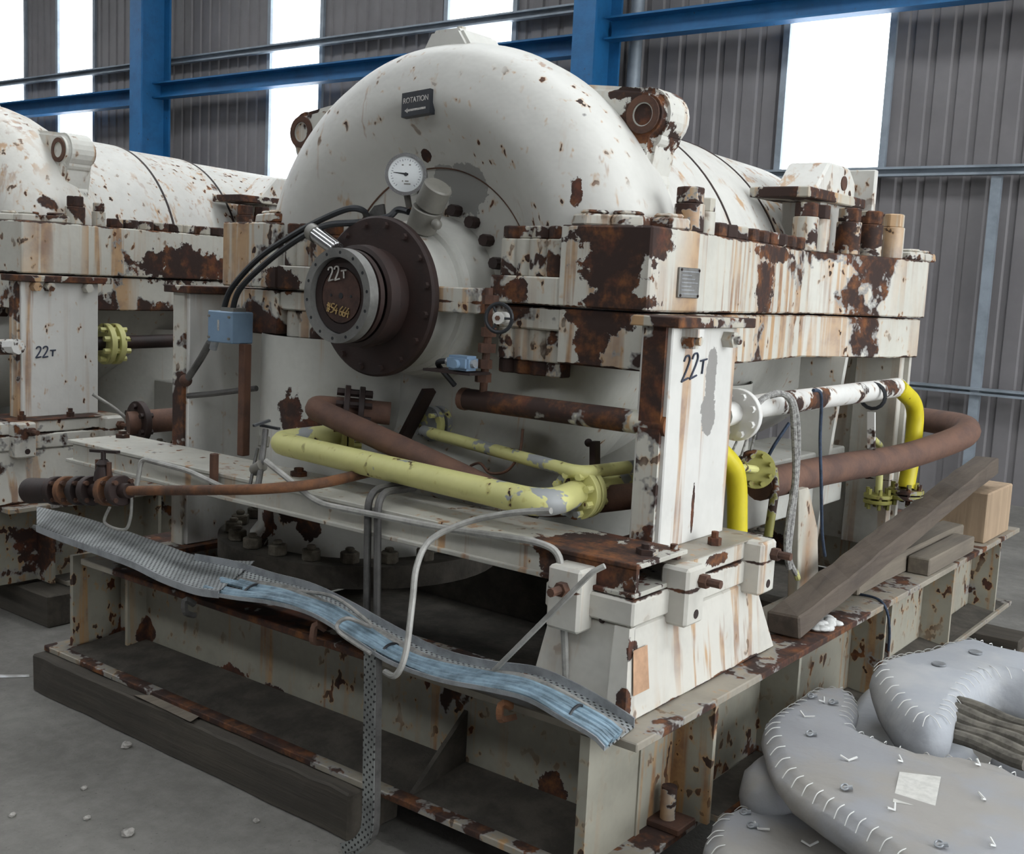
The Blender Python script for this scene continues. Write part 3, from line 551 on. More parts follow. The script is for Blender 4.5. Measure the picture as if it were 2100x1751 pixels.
pflange(t, (-1.620, 3.501, 1.064), (.6, -.8, .1), .066, .02, 2, .03, M_YELO, 8)
obj('link', MB().cyl((-1.600, 3.317, 1.092), (-1.610, 3.487, 1.066), .013, n=10), M_YEL, t, smooth=SM)
pipe('olive_tube', 'thin olive-yellow tube hanging below the olive flange', [(-1.620, 3.647, 1.052), (-1.600, 3.636, 0.987), (-1.600, 3.607, 0.817)], .016, M_YELO, .05)
t = pipe('small_yellow_pipe', 'small pale yellow pipe standing under the side pipe on an olive flange', [(-1.620, 4.627, 1.077), (-1.620, 4.731, 1.037), (-1.620, 4.760, 0.832)], .015, M_YEL, .03)
pflange(t, (-1.620, 4.754, 0.807), (0, 0, 1), .06, .016, 2, .024, M_YELO, 6)
# valve stack with handwheel
t = thing('needle_valve', 'rusty valve stack with a small round black handwheel right of the coupling', 'valve', (-2.174, 2.700, 1.317))
obj('body', MB().tube([(-2.172, 2.700, 1.633), (-2.166, 2.700, 1.499), (-2.172, 2.700, 1.408), (-2.193, 2.720, 1.291)], .013, 10), M_RUST, t, smooth=SM)
for u, v, r in ((1003, 620, .026), (1002, 690, .024), (999, 725, .028), (996, 760, .022), (992, 790, .026)): obj('union', MB().cyl((-2.224, 2.700, 2.490) if False else V((-2.165, 2.700, 1.484)) + V((u-1002)*.0014, 0, -(v-690)*.00142), V((-2.165, 2.700, 1.484)) + V((u-1002)*.0014, 0, -(v-690)*.00142 + .028), r, n=6), M_RUST, t)
wc = V((-2.092, 2.655, 1.545)); wd = V(.25, -.97, .0); wx = V(.97, .25, 0); rim = [wc + (wx*math.cos(a) + V(0, 0, 1)*math.sin(a))*.043 for a in [2*math.pi*i/24 for i in range(25)]]
hw = obj('handwheel', MB().tube(rim, .006, 8), M_BLACK, t, smooth=SM)
for a in (0, 2.1, 4.2): obj('spoke', MB().cyl(wc, wc + (wx*math.cos(a) + V(0,0,1)*math.sin(a))*.043, .004, n=6), M_BLACK, hw)
obj('hub', MB().cyl(wc - wd*.045, wc + wd*.008, .019, n=14), M_POST, hw, smooth=SM); obj('hub_nut', MB().cyl(wc + wd*.008, wc + wd*.014, .008, n=6), M_RUST, hw)
# gauge, transmitter, probe
gc = V((-2.573, 2.740, 1.986)); gn = V(.53, -.84, .08).normalized(); gx = V(.84, .53, 0).normalized(); gy = gn.cross(gx)*1.0
if gy.z < 0: gy = -gy
t = thing('pressure_gauge', 'round white-faced dial gauge in a steel bezel above the coupling', 'gauge', (-2.557, 2.740, 1.873))
obj('case', MB().cyl(gc - gn*.035, gc + gn*.004, .066, n=40), M_CHROME, t, smooth=SM); obj('bezel', MB().ring(gc + gn*.0, gc + gn*.012, .069, .058, 48), M_CHROME, t, smooth=SM)
dl = obj('dial', MB().cyl(gc + gn*.003, gc + gn*.006, .060, n=40), plain('white_dial', (.66, .68, .68), .4, 0, .06), t)
G = lambda a, b: gc + gn*.0068 + gx*a + gy*b
ng = MB().add([G(.008, -.003), G(.008, .004), G(-.042, .006), G(-.042, .004)], [(0,1,2,3)]); ng.cyl(gc + gn*.005, gc + gn*.009, .006, n=12); obj('needle', ng, M_BLACK, dl)
tk = MB()
for i in range(28):
    a = math.radians(-50 + 280*i/27); c, s_ = math.cos(a), math.sin(a); r0 = .043 if i % 3 == 0 else .046; tk.add([G(r0*c - .0008*s_, r0*s_ + .0008*c), G(r0*c + .0008*s_, r0*s_ - .0008*c), G(.050*c + .0008*s_, .050*s_ - .0008*c), G(.050*c - .0008*s_, .050*s_ + .0008*c)], [(0,1,2,3)])
o = obj('scale_marks', tk, M_INK, dl); o['kind'] = 'stuff'
for a, b, w_ in ((-.012, .030, .006), (.012, .031, .006), (-.01, -.022, .004), (.004, -.022, .012), (.006, -.031, .022)): obj('dial_print', MB().add([G(a - w_/2, b - .002), G(a + w_/2, b - .002), G(a + w_/2, b + .002), G(a - w_/2, b + .002)], [(0,1,2,3)]), M_GREYFIT, dl)
obj('stem', MB().cyl(gc - V(0, 0, .055) - gn*.015, V((-2.566, 2.760, 1.859)), .011, n=10), M_GREYFIT, t, smooth=SM); obj('stem_nut', MB().cyl(V((-2.565, 2.755, 1.882)), V((-2.566, 2.760, 1.862)), .020, n=6), M_NUT, t)
t = thing('transmitter', 'grey cylindrical sensor housing leaning on the bearing housing beside the gauge', 'sensor', (-2.504, 2.740, 1.779))
q0, q1, q2, q3, q4 = [V(p) for p in ((-2.528, 2.760, 1.788), (-2.513, 2.755, 1.811), (-2.478, 2.745, 1.877), (-2.474, 2.745, 1.883), (-2.425, 2.735, 1.949))]
obj('neck', MB().cyl(q0, q1, .034, n=6), M_GREYFIT, t); obj('body', MB().cyl(q1, q2, .050, n=28), M_GREYFIT, t, smooth=SM, bevel=.003); obj('cover', MB().cyl(q3, q4, .048, n=28), M_GREYFIT, t, smooth=SM, bevel=.005)
obj('gland', MB().cyl(V((-2.500, 2.740, 1.850)), V((-2.529, 2.720, 1.862)), .014, n=10), M_GALV, t, smooth=SM); obj('side_boss', MB().ball((-2.415, 2.720, 1.825), .018), M_GREYFIT, t, smooth=SM)
t = thing('probe_housing', 'short polished steel cylinder poking out left of the dark cover disc', 'sensor', (-2.873, 2.620, 1.783))
obj('tube', MB().cyl((-2.866, 2.620, 1.783), (-2.739, 2.600, 1.732), .026, n=24), M_CHROME, t, smooth=SM, bevel=.003); obj('collar', MB().cyl((-2.896, 2.630, 1.791), (-2.861, 2.620, 1.780), .030, n=20), M_GREYFIT, t, smooth=SM)
# junction box on its stand, cables
t = thing('junction_box', 'blue-grey electrical box on a rusty upright left of the coupling', 'junction box', (-3.341, 2.695, 0.955))
bx = V((-3.494, 2.660, 1.377)); bb = obj('box', MB().box(bx.x, bx.x + .145, 2.66, 2.76, bx.z, bx.z + .118), M_BLUEBOX, t, bevel=.004)
obj('stand', MB().box(-3.36, -3.325, 2.70, 2.735, .955, bx.z), M_RUST, t, bevel=.003)
obj('slot_label', MB().box(bx.x + .062, bx.x + .070, 2.657, 2.66, bx.z + .045, bx.z + .085), M_CHALK, bb)
for a in (.012, .130):
    for b in (.018, .098): obj('screw', MB().cyl((bx.x + a, 2.661, bx.z + b), (bx.x + a, 2.653, bx.z + b), .005, n=8), M_GREYFIT, bb)
obj('gland_strip', MB().box(bx.x + .05, bx.x + .125, 2.68, 2.74, bx.z + .118, bx.z + .132), M_GREYFIT, bb)
obj('lower_gland', MB().cyl((bx.x + .012, 2.69, bx.z + .008), (bx.x - .004, 2.69, bx.z - .03), .015, n=12), M_GALV, bb, smooth=SM)
t = thing('flexible_conduit', 'grey conduit hanging from the blue-grey box to a round rusty fitting', 'conduit', (-3.667, 2.690, 1.212)); pts = [(-3.518, 2.690, 1.371), (-3.571, 2.690, 1.305), (-3.654, 2.690, 1.217)]
obj('hose', MB().tube(spline(pts), .014, 10), M_TUBED, t, smooth=SM); obj('ball_fitting', MB().ball((-3.664, 2.690, 1.212), .025), M_RUST, t, smooth=SM)
tag(obj('wall_conduit', MB().tube([(-3.667, 2.700, 1.150), (-3.575, 2.760, 1.166), (-3.349, 2.780, 1.207)], .011, 8), M_TUBED, smooth=SM), 'thin grey conduit running level behind the rusty upright', 'conduit')
for i, (pp, lb) in enumerate((([(-3.452, 2.700, 1.490), (-3.408, 2.700, 1.579), (-3.244, 2.690, 1.695), (-3.028, 2.660, 1.780), (-2.861, 2.640, 1.833), (-2.754, 2.660, 1.870), (-2.726, 2.700, 1.867), (-2.749, 2.740, 1.847)], 'black cable arching from the blue-grey box, upper of the two'),
        ([(-3.400, 2.700, 1.493), (-3.360, 2.700, 1.578), (-3.191, 2.680, 1.679), (-2.979, 2.650, 1.770), (-2.825, 2.630, 1.813), (-2.695, 2.660, 1.826), (-2.612, 2.700, 1.846), (-2.588, 2.720, 1.871), (-2.538, 2.720, 1.865)], 'black cable from the blue-grey box to the grey sensor, lower of the two'))):
    tag(obj('black_cable', MB().tube(spline(pp), .011, 8), M_BLACK, smooth=SM), lb, 'cable', 'black sensor cables')
tag(obj('cable_clip', MB().prism([((-2.749, 2.740, 1.847)[0], (-2.749, 2.740, 1.847)[2]), ((-2.662, 2.740, 1.857)[0], (-2.662, 2.740, 1.857)[2]), ((-2.671, 2.740, 1.892)[0], (-2.671, 2.740, 1.892)[2]), ((-2.709, 2.740, 1.886)[0], (-2.709, 2.740, 1.886)[2])], 2.735, 2.745, 'y'), M_TUBED), 'small grey tag plate over the cables on top of the cover disc', 'clip')
t = thing('switch_box', 'small blue-grey cast box with white plugs below the bearing housing', 'switch', (-2.186, 2.600, 1.380)); sb = V((-2.251, 2.600, 1.379))
obj('body', MB().box(sb.x, sb.x + .088, 2.60, 2.66, sb.z, sb.z + .045), M_BLUEBOX, t, bevel=.008, seg=2)
for a, b in ((-.012, .0), (.10, .088)): obj('plug', MB().cyl((sb.x + a, 2.625, sb.z + .024), (sb.x + b, 2.625, sb.z + .022), .013, n=10), M_GALV, t, smooth=SM)
obj('front_plug', MB().cyl((sb.x + .047, 2.602, sb.z + .02), (sb.x + .047, 2.585, sb.z + .02), .014, n=14), M_BLUEBOX, t, smooth=SM)
obj('bracket', MB().box(sb.x - .09, sb.x + .10, 2.60, 2.70, sb.z - .012, sb.z - .004), M_RUSTD, t); obj('hose_tail', MB().tube(spline([(sb.x - .012, 2.625, sb.z + .024), (sb.x - .05, 2.63, sb.z + .018), (sb.x - .075, 2.66, sb.z + .0), (sb.x - .06, 2.72, sb.z - .06)]), .009, 8), M_BLACK, t, smooth=SM)
# rusty gate valve and thin pipe at the left front
yv = 2.24
t = thing('gate_valve', 'rusty flanged gate valve with a bar handle on the thin orange pipe', 'valve', (-3.650, 2.240, 0.768))
a0, a1 = V((-3.964, 2.240, 0.781)), V((-3.371, 2.240, 0.871)); dv = (a1 - a0).normalized()
P_ = lambda s: a0 + (a1 - a0)*s
obj('end_bell', MB().cyl(P_(-.08), P_(.20), .050, .046, n=24), M_RUSTD, t, smooth=SM, bevel=.006); obj('barrel', MB().cyl(P_(.2), P_(1.02), .026, n=20), M_RUSTD, t, smooth=SM)
for s in (.24, .36, .50, .62, .80, .92):
    f = obj('flange', MB().cyl(P_(s) - dv*.016, P_(s) + dv*.016, .054 if s < .95 else .05, n=24), M_PRUSTO if s in (.36, .8) else M_RUSTD, t, smooth=SM, bevel=.003)
    for i in range(4):
        an = math.pi*(i + .5)/2; q = P_(s) + V(0, math.cos(an), math.sin(an))*.044; obj('bolt', MB().cyl(q - dv*.026, q + dv*.026, .009, n=6), M_RUST, f)
yk = V((-3.520, 2.240, 0.886)); obj('bonnet', MB().lathe([(.034, yk.z), (.030, yk.z + .03), (.022, yk.z + .05), (.026, yk.z + .06), (.014, yk.z + .075)], yk, 18, ax='z'), M_RUSTD, t, smooth=SM)
for s in (-1, 1): obj('yoke_bolt', MB().cyl(yk + V(s*.036, 0, .02), yk + V(s*.036, 0, .07), .009, n=8), M_RUST, t)
obj('stem', MB().cyl(yk + V(0, 0, .06), yk + V(0, 0, .105), .009, n=8), M_RUSTD, t); obj('bar_handle', MB().bar(yk + V(-.075, 0, .098), yk + V(.075, .01, .110), .018, .010), M_RUSTD, t)
pipe('thin_rusty_pipe', 'thin orange-brown pipe running right from the gate valve under the yellow pipe', [(-3.371, 2.240, 0.871), (-2.704, 2.260, 0.974), (-2.569, 2.380, 0.996), (-2.543, 2.680, 1.025)], .017, M_PRUSTO, .10)
t = thing('tee_valve', 'small grey needle valve with two black bar handles left of the yellow pipe bend', 'valve', (-2.824, 2.360, 0.974)); vb = V((-2.826, 2.360, 1.015))
obj('stem_pipe', MB().tube([(-2.756, 2.300, 0.964), (-2.813, 2.360, 1.016), (-2.841, 2.400, 1.138)], .010, 8), M_TUBED, t, smooth=SM); obj('body', MB().cyl(vb - V(.02, 0, .01), vb + V(.02, 0, .012), .020, n=12), M_GREYFIT, t, smooth=SM)
obj('collar', MB().cyl((-2.839, 2.390, 1.082), (-2.845, 2.400, 1.113), .018, n=10), M_GREYFIT, t, smooth=SM); obj('bar_handle', MB().bar((-2.854, 2.360, 1.151), (-2.846, 2.420, 1.165), .012, .008), M_BLACK, t); obj('bar_handle', MB().bar((-2.865, 2.400, 1.148), (-2.776, 2.400, 1.147), .012, .008), M_BLACK, t)
obj('side_tube', MB().tube(fillet([(-2.819, 2.320, 0.956), (-2.850, 2.360, 1.011), (-2.880, 2.400, 1.068)], .03), .006, 6), M_TUBED, t)
def tube(name, lab, pts, r, mat, cat='tube', rad=.04, smooth_path=False, group=None):
    return tag(obj(name, MB().tube(spline(pts, 8) if smooth_path else fillet(pts, rad, 6), r, 8), mat, smooth=SM), lab, cat, group)
tube('bent_tube', 'grey tube along the cross beam, bending down beside the right pedestal', [(-2.790, 2.360, 1.043), (-2.671, 2.360, 0.997), (-2.567, 2.380, 0.937), (-2.063, 2.385, 0.946), (-1.716, 2.385, 0.968), (-1.638, 2.385, 0.956), (-1.615, 2.385, 0.789), (-1.593, 2.385, 0.600)], .010, M_TUBE, rad=.06)
tag(obj('tube_union', MB().cyl((-1.619, 2.385, 0.834), (-1.613, 2.385, 0.786), .015, n=10), M_TUBE, smooth=SM), 'pale fitting round the tube that drops beside the pedestal', 'fitting')
tube('looped_cable', 'pale grey cable looping up from the cable tray over the cross beam', [(-2.050, 2.170, 0.573), (-1.991, 2.150, 0.585), (-1.977, 2.170, 0.644), (-1.987, 2.200, 0.772), (-2.011, 2.240, 0.869), (-2.014, 2.300, 0.934), (-1.935, 2.360, 0.988), (-1.799, 2.380, 1.033), (-1.670, 2.380, 1.060)], .009, M_TUBE, 'cable', smooth_path=True)
tube('slanted_rod', 'thin grey rod leaning from the cable tray up to the pedestal', [(-1.774, 2.300, 0.614), (-1.497, 2.330, 0.938), (-1.468, 2.340, 0.957)], .0075, M_TUBE, 'rod', .03)
for i, (u, lb) in enumerate(((752, 'dark conduit rising from the tray and bending over the cross beam, left of the pair'), (774, 'dark conduit rising from the tray and bending over the cross beam, right of the pair'))):
    tube('conduit', lb, [((-2.353, 2.400, 0.605) if i == 0 else (-2.309, 2.400, 0.612)), ((-2.365, 2.400, 1.007) if i == 0 else (-2.324, 2.400, 1.006)), ((-2.408, 2.620, 0.996) if i == 0 else (-2.376, 2.620, 0.988))], .0115, M_TUBED, 'conduit', .07, group='paired conduits')
tube('hanger_tube', 'pale bent tube behind the gate valve in front of the left pedestal', [(-3.468, 2.340, 0.856), (-3.468, 2.360, 0.960), (-3.197, 2.360, 0.954), (-3.023, 2.380, 0.918)], .009, M_TUBE, rad=.03)
tube('sling_tube', 'thin pale tube hanging in a loop under the gate valve', [(-3.511, 2.260, 0.787), (-3.541, 2.260, 0.725), (-3.421, 2.260, 0.721), (-3.383, 2.260, 0.773), (-3.378, 2.260, 0.844)], .0055, M_TUBE, smooth_path=True)
tag(obj('beam_stub', MB().box(*[f for a, b in zip((-3.120, 2.390, 0.902), (-3.097, 2.415, 1.022)) for f in sorted((a, b))]), M_RUST, bevel=.003), 'short rusty upright on the front of the cross beam', 'bracket')
tube('wire_loop', 'thin brown wire curling under the thin yellow pipe', [(-2.060, 2.760, 1.204), (-2.054, 2.740, 1.130), (-2.083, 2.720, 1.074), (-2.150, 2.720, 1.057), (-2.191, 2.720, 1.082), (-2.246, 2.740, 1.065)], .0045, M_RUST, 'wire', smooth_path=True)
for u, lb in (((855, 800), 'short dark strut left of the yellow two-bolt flange'), ((1215, 930), 'rusty upright stub behind the thin yellow pipe')):
    pass
t = thing('dark_strut', 'dark diagonal strut under the bearing housing', 'strut', (-2.616, 2.850, 1.097)); obj('bar', MB().bar((-2.534, 2.850, 1.275), (-2.699, 2.880, 1.041), .05, .02), M_RUSTD, t); obj('foot', MB().bar((-2.736, 2.880, 1.054), (-2.653, 2.880, 1.047), .05, .03), M_RUSTD, t)
t = thing('rusty_stub', 'rusty upright bar with a round knob behind the thin yellow pipe', 'bracket', (-1.860, 2.860, 1.099)); obj('bar', MB().bar((-1.857, 2.860, 1.183), (-1.851, 2.860, 1.092), .03, .02), M_RUSTD, t); obj('knob', MB().ball((-1.873, 2.850, 1.177), .013), M_RUSTD, t, smooth=SM)
# second machine's pipes, seen between the left post and the near machine
t = pipe('far_brown_pipe', 'dark brown pipe with a pale gold flange right of the left 22T post', [(-5.140, 3.102, 1.238), (-5.120, 3.293, 1.249), (-5.050, 3.686, 1.262)], .035, M_RUSTD, .05); pflange(t, (-5.120, 3.296, 1.244), (.1, 1, 0), .105, .03, 2, .05, M_YEL, 8)
t = pipe('far_lower_pipe', 'rusty brown pipe stub with a dark flange low behind the left cross beam', [(-4.550, 3.022, 0.918), (-4.450, 3.253, 0.937)], .055, M_PRUST, .05); pflange(t, (-4.530, 3.068, 0.922), (.1, 1, 0), .10, .03, 1, .05, M_RUSTD, 6)
tube('far_white_pipe', 'pale pipe stub at the far left edge beside the left 22T post', [(-4.990, 2.600, 1.247), (-4.781, 2.620, 1.264)], .035, M_WPIPE, 'pipe')
tube('far_thin_tube', 'thin grey tube slanting down right of the left 22T post', [(-4.700, 2.935, 1.044), (-4.650, 3.030, 0.971), (-4.600, 3.129, 0.853)], .008, M_TUBE)

# ================================================================ cable tray, strap, timber, blankets, small things
def mat_perf(name, c, pitch, axes, hole=.35):
    k = NT(name); sep = k.n.new('ShaderNodeSeparateXYZ'); k.l.new(k.P, sep.inputs[0])
    a = k.math('SINE', k.math('MULTIPLY', sep.outputs[axes[0]], 2*math.pi/pitch)); b = k.math('SINE', k.math('MULTIPLY', sep.outputs[axes[1]], 2*math.pi/pitch))
    h = k.step(k.math('MULTIPLY', a, b), hole, hole + .15); n = k.noise(7., 4)
    return k.done(k.mix(h, k.mix(k.step(n, .4, .65), c, [x*.62 for x in c]), (.02, .02, .02)), .5, .35)
M_PERF = mat_perf('perforated_galvanised_sheet', (.40, .42, .42), .020, (0, 1), .30); M_PERFV = mat_perf('perforated_strap_sheet', (.27, .28, .27), .022, (0, 2), .45)
M_CBL = plain('light_blue_cable', (.24, .345, .42), .5, 0, .35, 14., .05); M_CGR = plain('dull_grey_cable', (.30, .29, .27), .6, 0, .3, 20., .05)
def resample(pts, n):
    P = spline(pts, 8); L = [0]
    for i in range(1, len(P)): L.append(L[-1] + (P[i] - P[i-1]).length)
    out = []; j = 0
    for i in range(n):
        s = L[-1]*i/(n-1)
        while j < len(P) - 2 and L[j+1] < s: j += 1
        out.append(P[j].lerp(P[j+1], (s - L[j])/max(1e-6, L[j+1] - L[j])))
    return out
def strip(a, b, th=.003):
    n = len(a); up = V(0, 0, th); v = list(a) + list(b) + [p + up for p in a] + [p + up for p in b]; f = []
    for i in range(n-1): f += [(i, i+1, n+i+1, n+i), (2*n+i, 3*n+i, 3*n+i+1, 2*n+i+1), (i, 2*n+i, 2*n+i+1, i+1), (n+i, n+i+1, 3*n+i+1, 3*n+i)]
    return MB().add(v, f + [(0, n, 3*n, 2*n), (n-1, 3*n-1, 4*n-1, 2*n-1)])
near = resample([(-3.147, 2.220, 0.608), (-2.935, 2.200, 0.611), (-2.762, 2.200, 0.622), (-2.554, 2.200, 0.648), (-2.381, 2.200, 0.651), (-2.216, 2.200, 0.618), (-2.061, 2.200, 0.585), (-1.880, 2.200, 0.582), (-1.713, 2.200, 0.600), (-1.587, 2.200, 0.608), (-1.480, 2.200, 0.588), (-1.385, 2.200, 0.569), (-1.349, 2.200, 0.549)], 60)
far = resample([(-3.150, 2.360, 0.643), (-2.940, 2.360, 0.658), (-2.742, 2.360, 0.657), (-2.557, 2.360, 0.660), (-2.381, 2.360, 0.638), (-2.215, 2.360, 0.607), (-2.021, 2.360, 0.580), (-1.842, 2.360, 0.587), (-1.675, 2.360, 0.611), (-1.547, 2.360, 0.599), (-1.425, 2.360, 0.573), (-1.365, 2.360, 0.555)], 60)
t = thing('cable_tray', 'buckled perforated cable tray lying along the front of the base frame', 'cable tray', near[30])
obj('tray_base', strip(near, far), M_PERF, t, smooth=SM)
for e, s in ((near, .012), (far, .026)): obj('tray_lip', strip([p + V(0, -.002, 0) for p in e], [p + V(0, .002, 0) for p in e], s), M_GALV, t, smooth=SM)
for i in range(11):
    f0 = .07 + .058*i; nz = random.uniform(.3, 1.)
    pts = [near[j].lerp(far[j], f0 + .02*math.sin(j*.25*nz + i) ) + V(0, 0, .012 + .004*math.sin(j*.4 + i*2)) for j in range(8 + (i*3) % 7, 60)]
    tag(obj('instrument_cable', MB().tube(pts, .0082, 7), M_CBL if i < 9 else M_CGR, smooth=SM), 'light blue cable in the bundle lying in the cable tray' if i < 9 else 'dull grey cable beside the blue bundle in the tray', 'cable', 'blue tray cables' if i < 9 else 'grey tray cables')
for j, lb in ((34, 'dark tie round the blue cables near the slanted rod'), (14, 'dark tie round the blue cables near the perforated cover'), (55, 'dark tie round the blue cables at the right end of the tray')):
    a, b = near[j].lerp(far[j], .04), near[j].lerp(far[j], .62); tag(obj('cable_tie', MB().tube(spline([a + V(0,0,.006), a.lerp(b, .3) + V(0,0,.024), a.lerp(b, .7) + V(0,0,.024), b + V(0,0,.006)]), .004, 6), M_BLACK), lb, 'cable tie', 'cable ties')
tag(obj('rusty_rod', MB().tube(fillet([(-1.701, 2.340, 0.610), (-1.605, 2.330, 0.605), (-1.495, 2.330, 0.579), (-1.395, 2.320, 0.558)], .03), .008, 8), M_PRUSTO, smooth=SM), 'short rusty rod lying in the right end of the cable tray', 'rod')
tube('loose_cable', 'loose grey cable curling over the blue bundle in the tray', [(-2.580, 2.300, 0.666), (-2.385, 2.280, 0.696), (-2.240, 2.260, 0.672), (-2.189, 2.250, 0.653), (-2.229, 2.200, 0.679), (-2.253, 2.180, 0.660), (-2.226, 2.170, 0.640), (-2.118, 2.180, 0.607)], .006, M_CGR, 'cable', smooth_path=True)
cn = resample([(-3.930, 2.220, 0.653), (-3.729, 2.210, 0.649), (-3.315, 2.200, 0.644), (-3.119, 2.200, 0.626), (-2.935, 2.200, 0.622), (-2.811, 2.200, 0.636)], 40); cf = resample([(-4.142, 2.340, 0.675), (-3.862, 2.360, 0.679), (-3.587, 2.380, 0.667), (-3.390, 2.390, 0.655), (-3.204, 2.400, 0.644), (-3.029, 2.410, 0.658), (-2.908, 2.420, 0.676)], 40)
t = thing('perforated_cover', 'bent perforated metal cover strip left of the blue cables, under the gate valve', 'cover', cn[20]); obj('sheet', strip(cn, cf), M_PERF, t, smooth=SM)
obj('folded_edge', strip([p - V(0, .003, .022) for p in cn], [p + V(0, 0, -.022) for p in cn], .024), M_GALV, t, smooth=SM)
tube('tray_rail', 'grey rail under the perforated cover at the left end', [(-4.090, 2.300, 0.610), (-3.715, 2.300, 0.601), (-3.303, 2.270, 0.594)], .010, M_TUBED, 'rail', .05)
sp = [(-2.144, 2.200, 0.610), (-2.129, 2.190, 0.516), (-2.120, 2.185, 0.377), (-2.111, 2.180, 0.237), (-2.104, 2.175, 0.124), (-2.107, 2.170, 0.078), (-2.135, 2.165, 0.036), (-2.185, 2.160, 0.005)]
t = thing('perforated_strap', 'perforated metal strap hanging down the front of the frame to the floor', 'strap', (sp[-1][0], sp[-1][1], 0)); Q = resample(sp, 30)
n_ = len(Q); m = MB(); vv = []
for i, p in enumerate(Q):
    d = (Q[min(i+1, n_-1)] - Q[max(i-1, 0)]).normalized(); r = V(0, 1, 0).cross(d).normalized()
    if r.x < 0: r = -r
    vv += [p - r*.022, p + r*.022 - V(0, 0, 0), p + r*.022 + V(0, .004, 0), p - r*.022 + V(0, .004, 0)]
m.add(vv, [(4*i + a, 4*i + (a+1) % 4, 4*i + 4 + (a+1) % 4, 4*i + 4 + a) for i in range(n_-1) for a in range(4)] + [(0,1,2,3), (4*n_-1, 4*n_-2, 4*n_-3, 4*n_-4)])
obj('sheet', m, M_PERFV, t, smooth=SM); obj('side_lip', strip([p + V(.020, 0, 0) for p in Q], [p + V(.026, .025, 0) for p in Q], .002), M_TUBED, t)
def hook(u, mat, lab, pts, g='tray hooks'): tag(obj('tray_hook', MB().tube(fillet(pts, .02, 3), .011, 4), mat), lab, 'bracket', g)
hook(0, M_PRUST, 'flat brown hook under the tray left of the perforated strap', [(-2.364, 2.240, 0.607), (-2.380, 2.210, 0.631), (-2.388, 2.210, 0.566), (-2.400, 2.260, 0.552)])
hook(0, M_PRUSTO, 'flat orange hook under the tray in front of the pedestal', [(-1.662, 2.240, 0.561), (-1.678, 2.210, 0.580), (-1.678, 2.210, 0.528), (-1.674, 2.270, 0.522)])
hook(0, M_TUBED, 'flat dark hook under the tray at its left end', [(-3.001, 2.250, 0.541), (-3.018, 2.220, 0.568), (-3.017, 2.220, 0.514), (-3.013, 2.260, 0.499)])
# timber
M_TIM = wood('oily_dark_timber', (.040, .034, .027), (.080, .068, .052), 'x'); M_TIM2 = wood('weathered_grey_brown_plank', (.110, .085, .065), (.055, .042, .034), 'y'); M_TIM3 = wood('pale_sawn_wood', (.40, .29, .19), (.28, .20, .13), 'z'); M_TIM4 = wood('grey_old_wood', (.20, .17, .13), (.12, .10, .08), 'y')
def beam_wood(name, lab, p0, p1, w_, h, mat, up=(0, 0, 1), n=14, wob=.003, group=None):
    p0, p1 = V(p0), V(p1); d = (p1 - p0).normalized(); r = d.cross(V(up)).normalized(); u = r.cross(d); m = MB(); vv = []
    for i in range(n + 1):
        c = p0.lerp(p1, i/n)
        for a, b in ((-1,-1),(1,-1),(1,1),(-1,1)): vv.append(c + r*(a*w_/2 + random.uniform(-wob, wob)) + u*(b*h/2 + (random.uniform(-wob, wob) if b > 0 else 0)))
    m.add(vv, [(0,1,2,3), (4*n+3, 4*n+2, 4*n+1, 4*n)] + [(4*i + a, 4*i + 4 + a, 4*i + 4 + (a+1) % 4, 4*i + (a+1) % 4) for i in range(n) for a in range(4)])
    return tag(obj(name, m, mat, bevel=.006), lab, 'timber', group)
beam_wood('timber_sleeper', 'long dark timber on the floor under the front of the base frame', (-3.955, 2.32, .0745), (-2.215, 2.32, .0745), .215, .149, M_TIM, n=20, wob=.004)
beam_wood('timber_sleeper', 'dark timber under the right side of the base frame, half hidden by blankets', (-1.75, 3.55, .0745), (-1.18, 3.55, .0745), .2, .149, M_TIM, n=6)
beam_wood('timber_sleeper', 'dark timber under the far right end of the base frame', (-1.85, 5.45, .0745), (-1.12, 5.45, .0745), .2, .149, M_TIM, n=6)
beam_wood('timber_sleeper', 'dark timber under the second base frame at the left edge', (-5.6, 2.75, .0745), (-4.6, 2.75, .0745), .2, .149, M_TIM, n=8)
tag(obj('wood_offcut', MB().add([(-3.290, 2.215, 0.160), (-3.206, 2.306, 0.158), (-2.994, 2.290, 0.156), (-2.962, 2.208, 0.158), (-3.307, 2.227, 0.152), (-3.219, 2.315, 0.152), (-3.002, 2.296, 0.152), (-2.974, 2.217, 0.152)], [(0,1,2,3),(7,6,5,4),(0,4,5,1),(1,5,6,2),(2,6,7,3),(3,7,4,0)]), M_TIM4), 'pale flat scrap lying on the dark front timber', 'offcut')
lt0, lt1 = V((-1.414, 3.360, 0.594)), V((-1.421, 5.660, 0.894))
beam_wood('leaning_plank', 'long weathered plank sloping up along the right side onto a wooden block', lt0, lt1, .115, .078, M_TIM2, n=22, wob=.004)
tag(obj('wood_block', MB().box(-1.55, -1.335, 5.43, 5.86, .551, .79), M_TIM3, bevel=.006), 'pale square wooden block carrying the upper end of the leaning plank', 'block')
beam_wood('lower_plank', 'grey old plank lying on the frame under the leaning plank', (-1.47, 4.05, .596), (-1.47, 5.38, .596), .10, .088, M_TIM4, n=10)
tag(obj('wood_block', MB().box(-1.415, -1.325, 4.58, 5.22, .551, .622), M_TIM4, bevel=.005), 'short brown wooden piece lying on the edge of the frame flange', 'block')
tag(obj('plank_packer', MB().box(-1.50, -1.44, 3.93, 4.02, .551, .60), M_TIM, bevel=.004), 'small dark packer under the leaning plank', 'block')
